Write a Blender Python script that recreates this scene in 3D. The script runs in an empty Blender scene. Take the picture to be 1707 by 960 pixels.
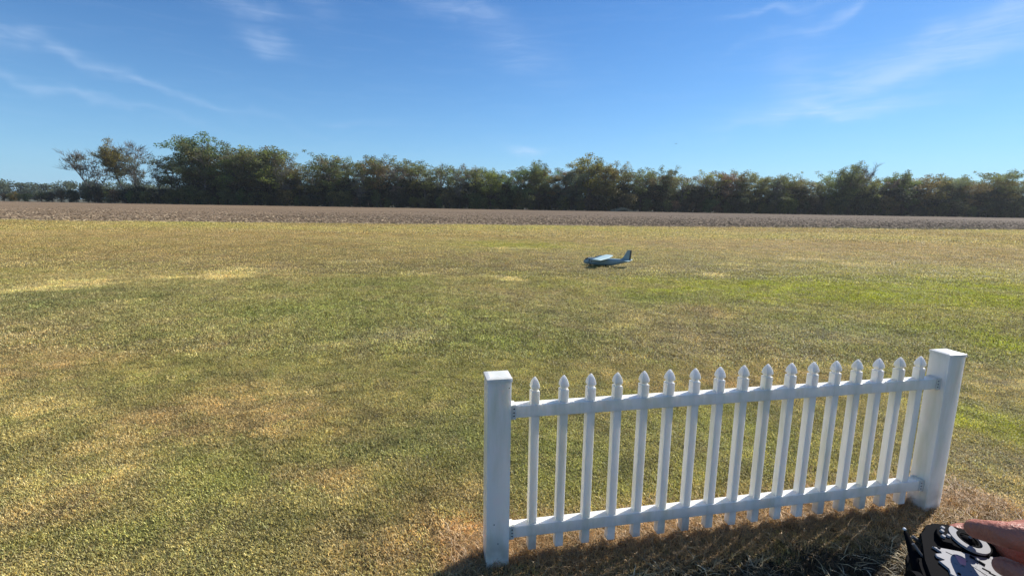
import bpy, bmesh, math, random
import numpy as np
from mathutils import Vector, Matrix, Euler
S = bpy.context.scene
C = S.collection
R_ = math.radians

# ------------------------------------------------------------------ camera
EYE = Vector((0, 0, 1.6))
cam_right = Vector((0.99987, 0.00269, 0.01607)); cam_up = Vector((-0.0163, 0.16529, 0.98611)); cam_fwd = Vector((0, 0.98624, -0.16531))
cd = bpy.data.cameras.new('camera'); cam = bpy.data.objects.new('camera', cd); C.objects.link(cam)
cd.sensor_width = 36; cd.lens = 819.43 / 1707 * 36; cd.clip_start = 0.05; cd.clip_end = 6000
M = Matrix((cam_right, cam_up, -cam_fwd)).transposed().to_4x4(); M.translation = EYE
cam.matrix_world = M
S.camera = cam

# ------------------------------------------------------------------ world, sun, exposure
SUN_AZ, SUN_EL = 55.0, 41.0          # azimuth clockwise from +Y
S.view_settings.view_transform = 'Standard'; S.view_settings.look = 'None'
S.view_settings.gamma = 1; S.view_settings.exposure = 0.4
S.view_settings.use_curve_mapping = False
sd = bpy.data.lights.new('sun', 'SUN'); sun = bpy.data.objects.new('sun', sd); C.objects.link(sun)
sd.energy = 5.0; sd.angle = R_(0.5); sd.color = (1, .955, .88)
sdir = Vector((math.sin(R_(SUN_AZ)) * math.cos(R_(SUN_EL)), math.cos(R_(SUN_AZ)) * math.cos(R_(SUN_EL)), math.sin(R_(SUN_EL))))
sun.rotation_euler = (-sdir).to_track_quat('-Z', 'Y').to_euler()

class NT:
    """small helper round a node tree"""
    def __init__(s, t): s.t = t; s.n = t.nodes; s.l = t.links
    def add(s, ty, ins=None, **kw):
        nd = s.n.new(ty)
        for k, v in kw.items(): setattr(nd, k, v)
        for k, v in (ins or {}).items():
            if isinstance(v, bpy.types.NodeSocket): s.l.new(v, nd.inputs[k])
            else: nd.inputs[k].default_value = v
        return nd
    def m(s, op, a, b=None, c=None, clamp=False):
        nd = s.n.new('ShaderNodeMath'); nd.operation = op; nd.use_clamp = clamp
        for i, v in enumerate((a, b, c)):
            if v is None: continue
            if isinstance(v, bpy.types.NodeSocket): s.l.new(v, nd.inputs[i])
            else: nd.inputs[i].default_value = v
        return nd.outputs[0]
    def mix(s, f, a, b, mode='MIX'):
        nd = s.n.new('ShaderNodeMix'); nd.data_type = 'RGBA'; nd.blend_type = mode
        for k, v in ((0, f), (6, a), (7, b)):
            if isinstance(v, bpy.types.NodeSocket): s.l.new(v, nd.inputs[k])
            elif k == 0: nd.inputs[0].default_value = v
            else: nd.inputs[k].default_value = (*v, 1)
        return nd.outputs[2]

W = bpy.data.worlds.new('World'); S.world = W; W.use_nodes = True
w = NT(W.node_tree); w.n.clear()
sky = w.add('ShaderNodeTexSky', sky_type='NISHITA', sun_disc=False, sun_elevation=R_(SUN_EL), sun_rotation=R_(SUN_AZ),
            air_density=1.0, dust_density=0.1, ozone_density=2.0, altitude=30)
hsv = w.add('ShaderNodeHueSaturation', {'Saturation': 1.18, 'Value': 1.0, 'Color': sky.outputs[0]})
tc = w.add('ShaderNodeTexCoord')
sp = w.add('ShaderNodeSeparateXYZ', {0: tc.outputs['Generated']})
az = w.m('MULTIPLY', w.m('ARCTAN2', sp.outputs[0], sp.outputs[1]), 57.2958)
el = w.m('MULTIPLY', w.m('ARCSINE', sp.outputs[2]), 57.2958)
# cirrus wisps: (azimuth, elevation, half length, half width, slope in degrees, strength)
WISPS = [(-38, 11.0, 12, .42, -14, .30), (-40, 8.8, 8, .38, -12, .26), (-26.5, 17.8, 2.8, .8, -8, .38), (-25.5, 15.2, 2.6, .9, -20, .32), (-20.5, 20.5, 2.0, 3.0, 0, .16),
         (-6, 19.8, 6, .9, -10, .26), (0.5, 16.0, 5, 2.2, -25, .20), (-18, 8.5, 3, .5, 0, .12), (34, 18.0, 9, .5, 14, .36), (25.5, 18.5, 4, .4, 2, .32), (31, 9.0, 7, .8, 4, .6),
         (37, 12.0, 10, 1.1, 12, .5), (41, 15.0, 9, 1.3, 16, .48), (28, 12.5, 2.4, 3.2, -20, .18), (42, 21, 8, 1.2, 15, .22), (1.5, 6.2, 1.8, .45, 2, .5), (60, 18, 14, 3, 12, .3), (-62, 15, 14, 2, -8, .28),
         (95, 24, 20, 3, 10, .3), (-110, 30, 20, 4, -5, .3), (170, 28, 24, 4, 5, .45), (150, 45, 30, 7, 10, .45), (-150, 22, 26, 5, -8, .45), (-170, 40, 30, 6, 4, .4), (120, 35, 22, 6, -6, .45), (-120, 48, 24, 7, 8, .4)]  # widest wisps, unseen behind the camera, are added to lift light on the fence
acc = None
cmb = w.add('ShaderNodeCombineXYZ', {0: az, 1: el, 2: 0.0})
warp = w.add('ShaderNodeTexNoise', {'Vector': cmb.outputs[0], 'Scale': .16, 'Detail': 3.0})
wv = w.m('MULTIPLY', w.m('SUBTRACT', warp.outputs[0], .5), 5.0)
for a0, e0, L, Wd, sl, st in WISPS:
    ca, sa = math.cos(R_(sl)), math.sin(R_(sl))
    da = w.m('SUBTRACT', az, a0); de = w.m('ADD', w.m('SUBTRACT', el, e0), wv)
    u = w.m('MULTIPLY_ADD', da, ca / L, w.m('MULTIPLY', de, sa / L))
    v = w.m('MULTIPLY_ADD', de, ca / Wd, w.m('MULTIPLY', da, -sa / Wd))
    r2 = w.m('ADD', w.m('MULTIPLY', u, u), w.m('MULTIPLY', v, v))
    g = w.m('MULTIPLY', w.m('EXPONENT', w.m('MULTIPLY', r2, -1.1)), st * .62)
    acc = g if acc is None else w.m('ADD', acc, g)
mp = w.add('ShaderNodeMapping', {'Vector': cmb.outputs[0], 'Scale': (.15, 1.1, 1), 'Rotation': (0, 0, R_(-4))})
cn = w.add('ShaderNodeTexNoise', {'Vector': mp.outputs[0], 'Scale': 1.0, 'Detail': 9.0, 'Roughness': .62, 'Distortion': .9})
fac = w.m('MULTIPLY', acc, w.m('MULTIPLY_ADD', cn.outputs[0], 2.6, -.55, clamp=True))
veil = w.m('MULTIPLY', w.m('MULTIPLY_ADD', cn.outputs[0], 1.6, -.8, clamp=True), .08)
fac = w.m('MINIMUM', w.m('MAXIMUM', w.m('ADD', fac, veil), 0.0), .8)
tinted = w.mix(1.0, hsv.outputs[0], (.50, .70, .90), 'MULTIPLY')
low_f = w.m('MULTIPLY', w.m('EXPONENT', w.m('MULTIPLY', w.m('ABSOLUTE', el), -1 / 7.0)), .75)
tinted = w.mix(low_f, tinted, (2.4, 4.6, 7.0))          # thin blue haze low over the horizon
cl = w.mix(fac, tinted, (5.6, 6.6, 8.2))
bg = w.add('ShaderNodeBackground', {'Color': cl, 'Strength': 0.105})
wo = w.add('ShaderNodeOutputWorld', {'Surface': bg.outputs[0]})

# ------------------------------------------------------------------ helpers
def mat(name):
    m = bpy.data.materials.new(name); m.use_nodes = True
    t = NT(m.node_tree); t.n.clear(); return m, t
def principled(name, col, rough=.6, noise=0, nscale=8, bump=0, bscale=60, metal=0, coat=0, trans=0):
    m, t = mat(name)
    base = (*col, 1); tcn = t.add('ShaderNodeTexCoord')
    if noise:
        n = t.add('ShaderNodeTexNoise', {'Vector': tcn.outputs['Object'], 'Scale': nscale, 'Detail': 5.0})
        f = t.m('MULTIPLY_ADD', n.outputs[0], 2 * noise, 1 - noise)
        c = t.add('ShaderNodeCombineXYZ', {0: f, 1: f, 2: f})
        base = t.mix(1.0, col, c.outputs[0], 'MULTIPLY')
    b = t.add('ShaderNodeBsdfPrincipled', {'Base Color': base, 'Roughness': rough, 'Metallic': metal, 'Coat Weight': coat})
    if trans:
        b.inputs['Subsurface Weight'].default_value = trans; b.inputs['Subsurface Radius'].default_value = (.02, .008, .004); b.inputs['Subsurface Scale'].default_value = .3
    if bump:
        n2 = t.add('ShaderNodeTexNoise', {'Vector': tcn.outputs['Object'], 'Scale': bscale, 'Detail': 4.0})
        bp = t.add('ShaderNodeBump', {'Height': n2.outputs[0], 'Strength': bump, 'Distance': .01})
        t.l.new(bp.outputs[0], b.inputs['Normal'])
    t.add('ShaderNodeOutputMaterial', {0: b.outputs[0]}); return m

def tag(o, label=None, cat=None, group=None, kind=None):
    if label: o['label'] = label
    if cat: o['category'] = cat
    if group: o['group'] = group
    if kind: o['kind'] = kind
    return o
def mesh_np(name, verts, faces, m=None, smooth=False):
    """faces: (n,k) int array or list of arrays"""
    me = bpy.data.meshes.new(name)
    if not isinstance(faces, (list, tuple)): faces = [faces]
    faces = [np.asarray(f, dtype=np.int32) for f in faces if len(f)]
    nv = len(verts); me.vertices.add(nv); me.vertices.foreach_set('co', np.asarray(verts, dtype=np.float32).ravel())
    li = np.concatenate([f.ravel() for f in faces]); tot = np.concatenate([np.full(len(f), f.shape[1], dtype=np.int32) for f in faces])
    st = np.concatenate([[0], np.cumsum(tot)[:-1]]).astype(np.int32)
    me.loops.add(len(li)); me.loops.foreach_set('vertex_index', li)
    me.polygons.add(len(tot)); me.polygons.foreach_set('loop_start', st)
    me.polygons.foreach_set('loop_total', tot)
    if smooth: me.polygons.foreach_set('use_smooth', np.ones(len(tot), dtype=bool))
    me.update(calc_edges=True)
    if m: me.materials.append(m)
    return me
def link(name, data, parent=None, loc=(0, 0, 0), rot=(0, 0, 0), scale=(1, 1, 1)):
    o = bpy.data.objects.new(name, data); C.objects.link(o); o.location = loc; o.rotation_euler = rot; o.scale = scale
    if parent: o.parent = parent
    return o
def bm_obj(name, bm, m, parent=None, smooth=False, **kw):
    me = bpy.data.meshes.new(name); bmesh.ops.recalc_face_normals(bm, faces=bm.faces[:]); bm.to_mesh(me); bm.free()
    if m: me.materials.append(m)
    if smooth:
        for p in me.polygons: p.use_smooth = True
    return link(name, me, parent, **kw)
def box(bm, x0, x1, y0, y1, z0, z1, bev=0):
    r = bmesh.ops.create_cube(bm, size=1)
    vs = r['verts']
    for v in vs:
        v.co = Vector((x0 + (v.co.x + .5) * (x1 - x0), y0 + (v.co.y + .5) * (y1 - y0), z0 + (v.co.z + .5) * (z1 - z0)))
    if bev:
        es = {e for v in vs for e in v.link_edges}
        bmesh.ops.bevel(bm, geom=list(es), offset=bev, segments=2, affect='EDGES', profile=.6)
def loft(bm, rings, cap=True):
    """rings: lists of points, all the same count"""
    L = [[bm.verts.new(p) for p in r] for r in rings]
    n = len(L[0])
    for a, b in zip(L, L[1:]):
        for i in range(n):
            bm.faces.new((a[i], a[(i + 1) % n], b[(i + 1) % n], b[i]))
    if cap: bm.faces.new(L[0][::-1]); bm.faces.new(L[-1])
def prism(bm, pts, z0, z1, axis=None):
    loft(bm, [[Vector((x, y, z0)) for x, y in pts], [Vector((x, y, z1)) for x, y in pts]])
def circ(cx, cy, r, n=20, a0=0, a1=2 * math.pi):
    return [(cx + r * math.cos(a0 + (a1 - a0) * i / n), cy + r * math.sin(a0 + (a1 - a0) * i / n)) for i in range(n)]

# value noise
def hash2(ix, iy, s):
    h = (ix.astype(np.int64) * 374761393 + iy.astype(np.int64) * 668265263 + s * 974634777) & 0x7fffffff
    h = (h ^ (h >> 13)) * 1274126177 & 0x7fffffff
    return ((h ^ (h >> 16)) & 0xffff) / 65535.0
def vnoise(x, y, s=0):
    ix = np.floor(x); iy = np.floor(y); fx = x - ix; fy = y - iy
    fx = fx * fx * (3 - 2 * fx); fy = fy * fy * (3 - 2 * fy)
    a = hash2(ix, iy, s); b = hash2(ix + 1, iy, s); c = hash2(ix, iy + 1, s); d = hash2(ix + 1, iy + 1, s)
    return (a * (1 - fx) + b * fx) * (1 - fy) + (c * (1 - fx) + d * fx) * fy
def fbm(x, y, s=0, o=4):
    t = 0; amp = 1; n = 0
    for k in range(o):
        t = t + amp * vnoise(x * 2 ** k + 17.3 * k, y * 2 ** k - 9.1 * k, s + k); n += amp; amp *= .55
    return t / n
def smooth(e0, e1, x):
    t = np.clip((x - e0) / (e1 - e0), 0, 1); return t * t * (3 - 2 * t)

# ------------------------------------------------------------------ ground colour (colour of the turf at each place, fence shadow deepened in it)
PATCH = [('g', 3.16, 8.57, 1.22, 0.88), ('G', 5.57, 10.09, 2.7, 0.96), ('G', 7.26, 9.68, 1.83, 1.04), ('G', 9.97, 10.69, 1.32, 1.26), ('G', 6.3, 5.98, 0.4, 0.76), ('G', 3.84, 3.65, 0.29, 0.52), ('g', 4.73, 6.54, 1.13, 0.48), ('g', -1.77, 2.63, 0.34, 0.31), ('d', -7.29, 7.67, 1.17, 1.05), ('g', -2.95, 7.11, 0.69, 0.61), ('g', -2.65, 10.03, 0.73, 0.79), ('g', 2.45, 8.51, 0.49, 0.57), ('g', -0.17, 5.92, 0.67, 0.63), ('g', -1.73, 7.2, 1.8, 1.05), ('d', -0.52, 3.11, 0.53, 0.52), ('g', 0.41, 2.76, 0.48, 0.41), ('g', 1.38, 3.56, 0.7, 0.67), ('d', -2.59, 3.21, 0.25, 0.13), ('g', -1.99, 2.14, 0.26, 0.11), ('G', 0.13, 20.39, 1.52, 1.27), ('y', -8.48, 8.84, 0.76, 0.56), ('y', -6.32, 11.17, 0.65, 0.68), ('y', -6.41, 10.3, 0.72, 0.41), ('y', -4.5, 13.37, 0.55, 0.41), ('y', -5.99, 7.78, 0.12, 0.14), ('y', -4.59, 8.01, 0.17, 0.15), ('y', -2.0, 5.42, 0.24, 0.17), ('y', -8.26, 9.92, 0.4, 0.31), ('y', -0.25, 11.0, 0.48, 0.38), ('y', 4.81, 11.98, 0.31, 0.33), ('y', 6.73, 14.22, 0.47, 0.31), ('y', -2.31, 11.45, 0.69, 0.31), ('y', 3.63, 12.51, 0.29, 0.24), ('y', 9.46, 16.25, 0.66, 0.41), ('y', -2.55, 2.6, 0.27, 0.28), ('y', -2.47, 2.27, 0.18, 0.14), ('y', -0.95, 2.47, 0.26, 0.14), ('y', -8.49, 12.94, 0.44, 0.39), ('y', 0.12, 18.65, 0.92, 0.53), ('y', 10.42, 15.03, 0.61, 0.35), ('t', -0.42, 2.12, 0.49, 0.19), ('t', -1.03, 2.71, 0.21, 0.1), ('t', -1.92, 3.54, 0.77, 0.38), ('t', -4.23, 4.75, 0.82, 0.53), ('t', -2.36, 2.33, 0.18, 0.15), ('t', 2.23, 4.37, 0.8, 0.32), ('s', 4.5, 4.72, 0.57, 0.28), ('t', 2.63, 2.49, 0.24, 0.14), ('t', -17.16, 23.3, 7.7, 2.93), ('t', 13.56, 22.47, 8.35, 3.13), ('t', -0.3, 2.33, 0.16, 0.25), ('t', 3.08, 7.57, 0.59, 0.46), ('s', 3.86, 6.17, 0.65, 0.31), ('s', 3.1, 2.98, 0.24, 0.2), ('t', -2.18, 3.23, 0.5, 0.23), ('y', 2.38, 2.51, 0.34, 0.06), ('t', -10.83, 13.48, 2.27, 0.85), ('s', -1.49, 5.84, 0.44, 0.33)]
PCOL = {'g': (.225, .240, .055), 'G': (.285, .292, .018), 'd': (.165, .175, .058), 'y': (.500, .410, .185), 't': (.350, .255, .118), 's': (.310, .262, .150)}
FO = Vector((-0.0951, 1.954, 0)); FA = 0.1979           # front left foot of the fence, direction of the fence
fu = Vector((math.cos(FA), math.sin(FA), 0)); fv = Vector((-math.sin(FA), math.cos(FA), 0)); FL, FW = 2.3837, 0.1026
def turf_colour(x, y):
    x = np.asarray(x, float); y = np.asarray(y, float)
    sc = 1.0
    n1 = fbm(x * .35, y * .35, 3); n2 = fbm(x * 1.1, y * 1.1, 11); n3 = fbm(x * 3.5, y * 3.5, 23, 3); n4 = fbm(x * .09, y * .16, 31)
    olive = np.array((.278, .240, .092)); straw = np.array((.380, .305, .135)); brown = np.array((.305, .232, .115)); green = np.array((.235, .240, .045))
    c = olive[None] * np.ones((x.size, 1))
    def lay(c, col, f): f = np.clip(f, 0, 1)[:, None]; return c * (1 - f) + np.array(col)[None] * f
    c = lay(c, straw, smooth(.42, .66, n2 * .6 + n1 * .4) * .75)
    c = lay(c, brown, smooth(.5, .72, n1) * .6)
    c = lay(c, green, smooth(.52, .74, 1 - n1 * .5 - n2 * .5) * .35)
    dist = np.hypot(x, y)
    gold = smooth(9, 20, dist + 4 * (n4 - .5))
    c = lay(c, (.375, .290, .118), gold * .72)
    c = lay(c, (.300, .215, .085), smooth(.5, .68, n4) * gold * .6)
    c = lay(c, (.345, .310, .080), smooth(.52, .7, 1 - n4) * gold * .5)
    wx = (fbm(x * 1.7, y * 1.7, 41, 3) - .5); wy = (fbm(x * 1.7 + 50, y * 1.7, 43, 3) - .5)
    for k, px, py, rx, ry in PATCH:
        r = 1.7 if k == 'G' else 1.35
        d = ((x - px) / (rx * r) + wx * 1.6) ** 2 + ((y - py) / (ry * r) + wy * 1.6) ** 2
        f = np.exp(-d * 1.2)
        st = {'g': .62, 'G': .78, 'd': .65, 'y': 1.0, 't': .8, 's': .7}[k]
        if k == 'y': f = smooth(.25, .75, f * (.3 + 1.3 * n3)) * (.5 if py < 6 else .85)
        elif py < 6 or k == 'G': f = f * (.35 + 1.3 * n3)
        c = lay(c, PCOL[k], f * st)
    # dead straw along the foot of the fence
    fx = (x - FO.x) * fu.x + (y - FO.y) * fu.y; fy = (x - FO.x) * fv.x + (y - FO.y) * fv.y
    f = np.exp(-((fy - .05) / .26) ** 2) * smooth(-.5, 0, fx) * smooth(3.0, 2.4, fx)
    c = lay(c, (.37, .235, .115), f * (.6 + .6 * n3))
    # dark ground right in front of the fence: its cast shadow deepened in the colour
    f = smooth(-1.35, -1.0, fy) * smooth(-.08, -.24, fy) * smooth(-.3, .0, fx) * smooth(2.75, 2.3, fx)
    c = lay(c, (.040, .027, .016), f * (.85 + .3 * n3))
    n5 = fbm(x * 9, y * 9, 53, 2)
    near = smooth(14, 5, dist)[:, None]
    c = c * (1 + near * ((.62 + .76 * n5)[:, None] - 1))
    c = c * (.86 + .28 * n3)[:, None]
    return c
def set_col(me, name, c):
    a = me.color_attributes.new(name, 'FLOAT_COLOR', 'POINT'); d = np.ones((len(c), 4), np.float32); d[:, :3] = c; a.data.foreach_set('color', d.ravel())

def field_edge(x): return 40.3 + .165 * np.clip(x, -230, 230) + (fbm(x * .25, x * 0, 5) - .5) + 2.0 * (fbm(x * 1.6, x * 0 + 3, 6, 3) - .5)

# lawn sheet
def sgrid(n, lim, k): t = np.linspace(-1, 1, n); return lim * np.sinh(k * t) / math.sinh(k)
gx = sgrid(420, 250, 6.2); tv = np.linspace(0, 1, 430)
ysh = -30 * (1 - tv) ** 3 + 0
tt = np.linspace(0, 1, 430) ** 2.2
X = np.repeat(gx[None], 430, 0); E_ = field_edge(gx)[None]
Y = -28 + (tt[:, None]) * (E_ + 28)
yl = np.concatenate([np.linspace(-28, 1.2, 25), 1.2 + (np.geomspace(1, 40, 405) - 1) / 39])   # last part 1.2 .. 2.2 as fraction
Y = np.where(np.arange(430)[:, None] < 25, yl[:, None], 1.2 + (yl[:, None] - 1.2) * (E_ - 1.2))
Z = .0015 * (fbm(X.ravel() * 2, Y.ravel() * 2, 77, 3) - .5)
V = np.stack([X.ravel(), Y.ravel(), Z], 1)
ii = np.arange(429)[:, None] * 420 + np.arange(419)[None]; ii = ii.ravel()
F = np.stack([ii, ii + 1, ii + 421, ii + 420], 1)
m_lawn, t = mat('turf')
at = t.add('ShaderNodeAttribute', attribute_name='gcol')
tcn = t.add('ShaderNodeTexCoord')
n1 = t.add('ShaderNodeTexNoise', {'Vector': tcn.outputs['Object'], 'Scale': 45.0, 'Detail': 6.0, 'Roughness': .75})
n2 = t.add('ShaderNodeTexNoise', {'Vector': tcn.outputs['Object'], 'Scale': 6.0, 'Detail': 4.0, 'Roughness': .7})
n3 = t.add('ShaderNodeTexNoise', {'Vector': tcn.outputs['Object'], 'Scale': 1.3, 'Detail': 4.0, 'Roughness': .7})
f = t.m('MULTIPLY_ADD', n1.outputs[0], 2.0, -.0, clamp=False)
f = t.m('MULTIPLY', f, t.m('MULTIPLY_ADD', n2.outputs[0], 1.3, .35))
f = t.m('MULTIPLY', f, t.m('MULTIPLY_ADD', n3.outputs[0], .8, .6))
f = t.m('MULTIPLY', f, .92)
cc = t.add('ShaderNodeCombineXYZ', {0: f, 1: f, 2: f})
colr = t.mix(1.0, at.outputs['Color'], cc.outputs[0], 'MULTIPLY')
b = t.add('ShaderNodeBsdfPrincipled', {'Base Color': colr, 'Roughness': .85, 'Specular IOR Level': .15})
bh = t.m('ADD', n1.outputs[0], n2.outputs[0])
bp = t.add('ShaderNodeBump', {'Height': bh, 'Strength': .9, 'Distance': .03}); t.l.new(bp.outputs[0], b.inputs['Normal'])
t.add('ShaderNodeOutputMaterial', {0: b.outputs[0]})
me = mesh_np('lawn', V, F, m_lawn, True); 
# the sheet itself is the dark thatch and soil between the blades where blades are built, whole turf further off
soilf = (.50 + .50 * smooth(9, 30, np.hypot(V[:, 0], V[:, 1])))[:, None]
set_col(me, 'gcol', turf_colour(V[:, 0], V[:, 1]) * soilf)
tag(link('lawn', me), kind='structure')

# ploughed field sheet
gx = sgrid(360, 260, 2.5); tv = np.linspace(0, 1, 220) ** 2
X = np.repeat(gx[None], 220, 0); E_ = field_edge(gx)[None] - .3
Y = E_ + tv[:, None] * (206 - E_)
xr, yr = X.ravel(), Y.ravel()
V = np.stack([xr, yr, -.006 + .05 * (fbm(xr * .9, yr * .9, 91, 4) - .5) * smooth(0, 3, (Y - E_).ravel())], 1)
ii = (np.arange(219)[:, None] * 360 + np.arange(359)[None]).ravel()
F = np.stack([ii, ii + 1, ii + 361, ii + 360], 1)
def soil_colour(x, y):
    side = smooth(-60, 60, x)[:, None]
    c = np.array((.205, .145, .088))[None] * (1 - side) + np.array((.138, .104, .072))[None] * side
    n = fbm(x * .05, y * .22, 61); n2 = fbm(x * .4, y * 1.1, 67)
    c = c * (.75 + .5 * n)[:, None] * (.8 + .4 * n2)[:, None]
    e = y - field_edge(x)
    f = (np.exp(-(e / 2.2) ** 2) * smooth(.3, .7, n2 + .15))[:, None] * .7
    c = c * (1 - f) + np.array((.36, .29, .15))[None] * f
    g = (smooth(20, 34, x) * smooth(8, 2, e) * smooth(-.5, 1, e) * smooth(.3, .6, n2))[:, None] * .75
    c = c * (1 - g) + np.array((.13, .135, .045))[None] * g
    return c
m_soil, t = mat('ploughed_soil')
at = t.add('ShaderNodeAttribute', attribute_name='gcol'); tcn = t.add('ShaderNodeTexCoord')
n1 = t.add('ShaderNodeTexNoise', {'Vector': tcn.outputs['Object'], 'Scale': 5.0, 'Detail': 6.0, 'Roughness': .8})
f = t.m('MULTIPLY_ADD', n1.outputs[0], 3.2, -.6, clamp=False)
cc = t.add('ShaderNodeCombineXYZ', {0: f, 1: f, 2: f})
colr = t.mix(1.0, at.outputs['Color'], cc.outputs[0], 'MULTIPLY')
b = t.add('ShaderNodeBsdfPrincipled', {'Base Color': colr, 'Roughness': .9, 'Specular IOR Level': .1})
bp = t.add('ShaderNodeBump', {'Height': n1.outputs[0], 'Strength': .8, 'Distance': .12}); t.l.new(bp.outputs[0], b.inputs['Normal'])
t.add('ShaderNodeOutputMaterial', {0: b.outputs[0]})
me = mesh_np('ploughed_field', V, F, m_soil, True); set_col(me, 'gcol', soil_colour(xr, yr))
tag(link('ploughed_field', me), kind='structure')
# base ground to the horizon
bm = bmesh.new(); bmesh.ops.create_grid(bm, x_segments=8, y_segments=8, size=1500)
for v in bm.verts: v.co.z = -.06
tag(bm_obj('ground', bm, principled('rough_ground', (.075, .07, .035), .9, .4, .05)), kind='structure')

# ------------------------------------------------------------------ scattered stuff by geometry nodes
def scatter(name, pts, cols, rot, scl, source, material, kind='stuff', label=None, tilt=.15):
    me = bpy.data.meshes.new(name); me.vertices.add(len(pts)); me.vertices.foreach_set('co', np.asarray(pts, np.float32).ravel())
    set_col(me, 'gcol', cols)
    a = me.attributes.new('rotz', 'FLOAT_VECTOR', 'POINT'); rr = np.zeros((len(pts), 3), np.float32); rr[:, 2] = rot
    rg = np.random.default_rng(5); rr[:, 0] = rg.normal(0, tilt, len(pts)); rr[:, 1] = rg.normal(0, tilt, len(pts)); a.data.foreach_set('vector', rr.ravel())
    a = me.attributes.new('scl', 'FLOAT_VECTOR', 'POINT'); a.data.foreach_set('vector', np.asarray(scl, np.float32).ravel())
    me.materials.append(material)
    o = link(name, me); tag(o, label, None, None, kind)
    g = bpy.data.node_groups.new(name, 'GeometryNodeTree')
    g.interface.new_socket('Geometry', in_out='INPUT', socket_type='NodeSocketGeometry'); g.interface.new_socket('Geometry', in_out='OUTPUT', socket_type='NodeSocketGeometry')
    gi = g.nodes.new('NodeGroupInput'); go = g.nodes.new('NodeGroupOutput'); ip = g.nodes.new('GeometryNodeInstanceOnPoints'); oi = g.nodes.new('GeometryNodeObjectInfo')
    oi.inputs['Object'].default_value = source
    ra = g.nodes.new('GeometryNodeInputNamedAttribute'); ra.data_type = 'FLOAT_VECTOR'; ra.inputs['Name'].default_value = 'rotz'
    sa = g.nodes.new('GeometryNodeInputNamedAttribute'); sa.data_type = 'FLOAT_VECTOR'; sa.inputs['Name'].default_value = 'scl'
    g.links.new(gi.outputs[0], ip.inputs['Points']); g.links.new(oi.outputs['Geometry'], ip.inputs['Instance'])
    g.links.new(ra.outputs[0], ip.inputs['Rotation']); g.links.new(sa.outputs[0], ip.inputs['Scale']); g.links.new(ip.outputs[0], go.inputs[0])
    md = o.modifiers.new('scatter', 'NODES'); md.node_group = g
    return o
m_blade, t = mat('grass_blade')
at = t.add('ShaderNodeAttribute', attribute_name='gcol', attribute_type='INSTANCER'); tn = t.add('ShaderNodeAttribute', attribute_name='tint')
colr = t.mix(1.0, at.outputs['Color'], tn.outputs['Color'], 'MULTIPLY')
d1 = t.add('ShaderNodeBsdfPrincipled', {'Base Color': colr, 'Roughness': .5, 'Specular IOR Level': .5}); d2 = t.add('ShaderNodeBsdfTranslucent', {'Color': colr})
mx = t.add('ShaderNodeMixShader', {0: .35, 1: d1.outputs[0], 2: d2.outputs[0]}); t.add('ShaderNodeOutputMaterial', {0: mx.outputs[0]})

def blade_clump(name, n, rad, hmin, hmax, wd, flat, seed, var=.52):
    r = np.random.default_rng(seed)
    a = r.uniform(0, 2 * np.pi, n); q = rad * np.sqrt(r.uniform(0, 1, n)); bx, by = q * np.cos(a), q * np.sin(a)
    L = r.uniform(hmin, hmax, n); th = r.uniform(0, 2 * np.pi, n); lean = np.clip(r.normal(flat, .35, n), .05, 1.5)
    dx, dy = np.cos(th), np.sin(th); px, py = -dy, dx
    z0 = r.uniform(-.004, .012, n) * (hmax / .04)
    s1, s2 = np.sin(lean * .7), np.sin(np.minimum(lean * 1.25, 1.6)); c1, c2 = np.cos(lean * .7), np.cos(np.minimum(lean * 1.25, 1.6))
    mxx = bx + dx * L * .5 * s1; my = by + dy * L * .5 * s1; mz = z0 + L * .5 * c1
    tx = mxx + dx * L * .5 * s2; ty = my + dy * L * .5 * s2; tz = np.maximum(mz + L * .5 * c2, .002)
    ww = wd * r.uniform(.6, 1.3, n) / 2
    P = np.stack([np.stack([bx - px * ww, by - py * ww, z0], 1), np.stack([bx + px * ww, by + py * ww, z0], 1),
                  np.stack([mxx + px * ww * .8, my + py * ww * .8, mz], 1), np.stack([mxx - px * ww * .8, my - py * ww * .8, mz], 1), np.stack([tx, ty, tz], 1)], 1)
    V = P.reshape(-1, 3); k = np.arange(n) * 5
    me = mesh_np(name, V, [np.stack([k, k + 1, k + 2, k + 3], 1), np.stack([k + 3, k + 2, k + 4], 1)], m_blade)
    v = np.clip(r.normal(.94, var, n), .22, 2.1); hue = r.normal(0, .07, n)
    col = np.stack([v * (1.02 + hue), v, v * (.86 - hue * 1.5)], 1); set_col(me, 'tint', np.repeat(col, 5, 0))
    return bpy.data.objects.new(name, me)          # used as the instanced clump only
rng = np.random.default_rng(2)
def pts_in(y0, y1, dens, half=1.18, x_extra=.9):
    """random points over the wedge of lawn one looks at"""
    q = 1 / math.sqrt(dens); xm = y1 * half + x_extra
    gx_, gy_ = np.meshgrid(np.arange(-xm, xm, q), np.arange(y0, y1, q)); n = gx_.size          # jittered grid: no accidental bare holes
    x = gx_.ravel() + rng.uniform(-.65, .65, n) * q; y = gy_.ravel() + rng.uniform(-.65, .65, n) * q
    k = np.abs(x) < y * half + x_extra; return x[k], y[k]
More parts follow.
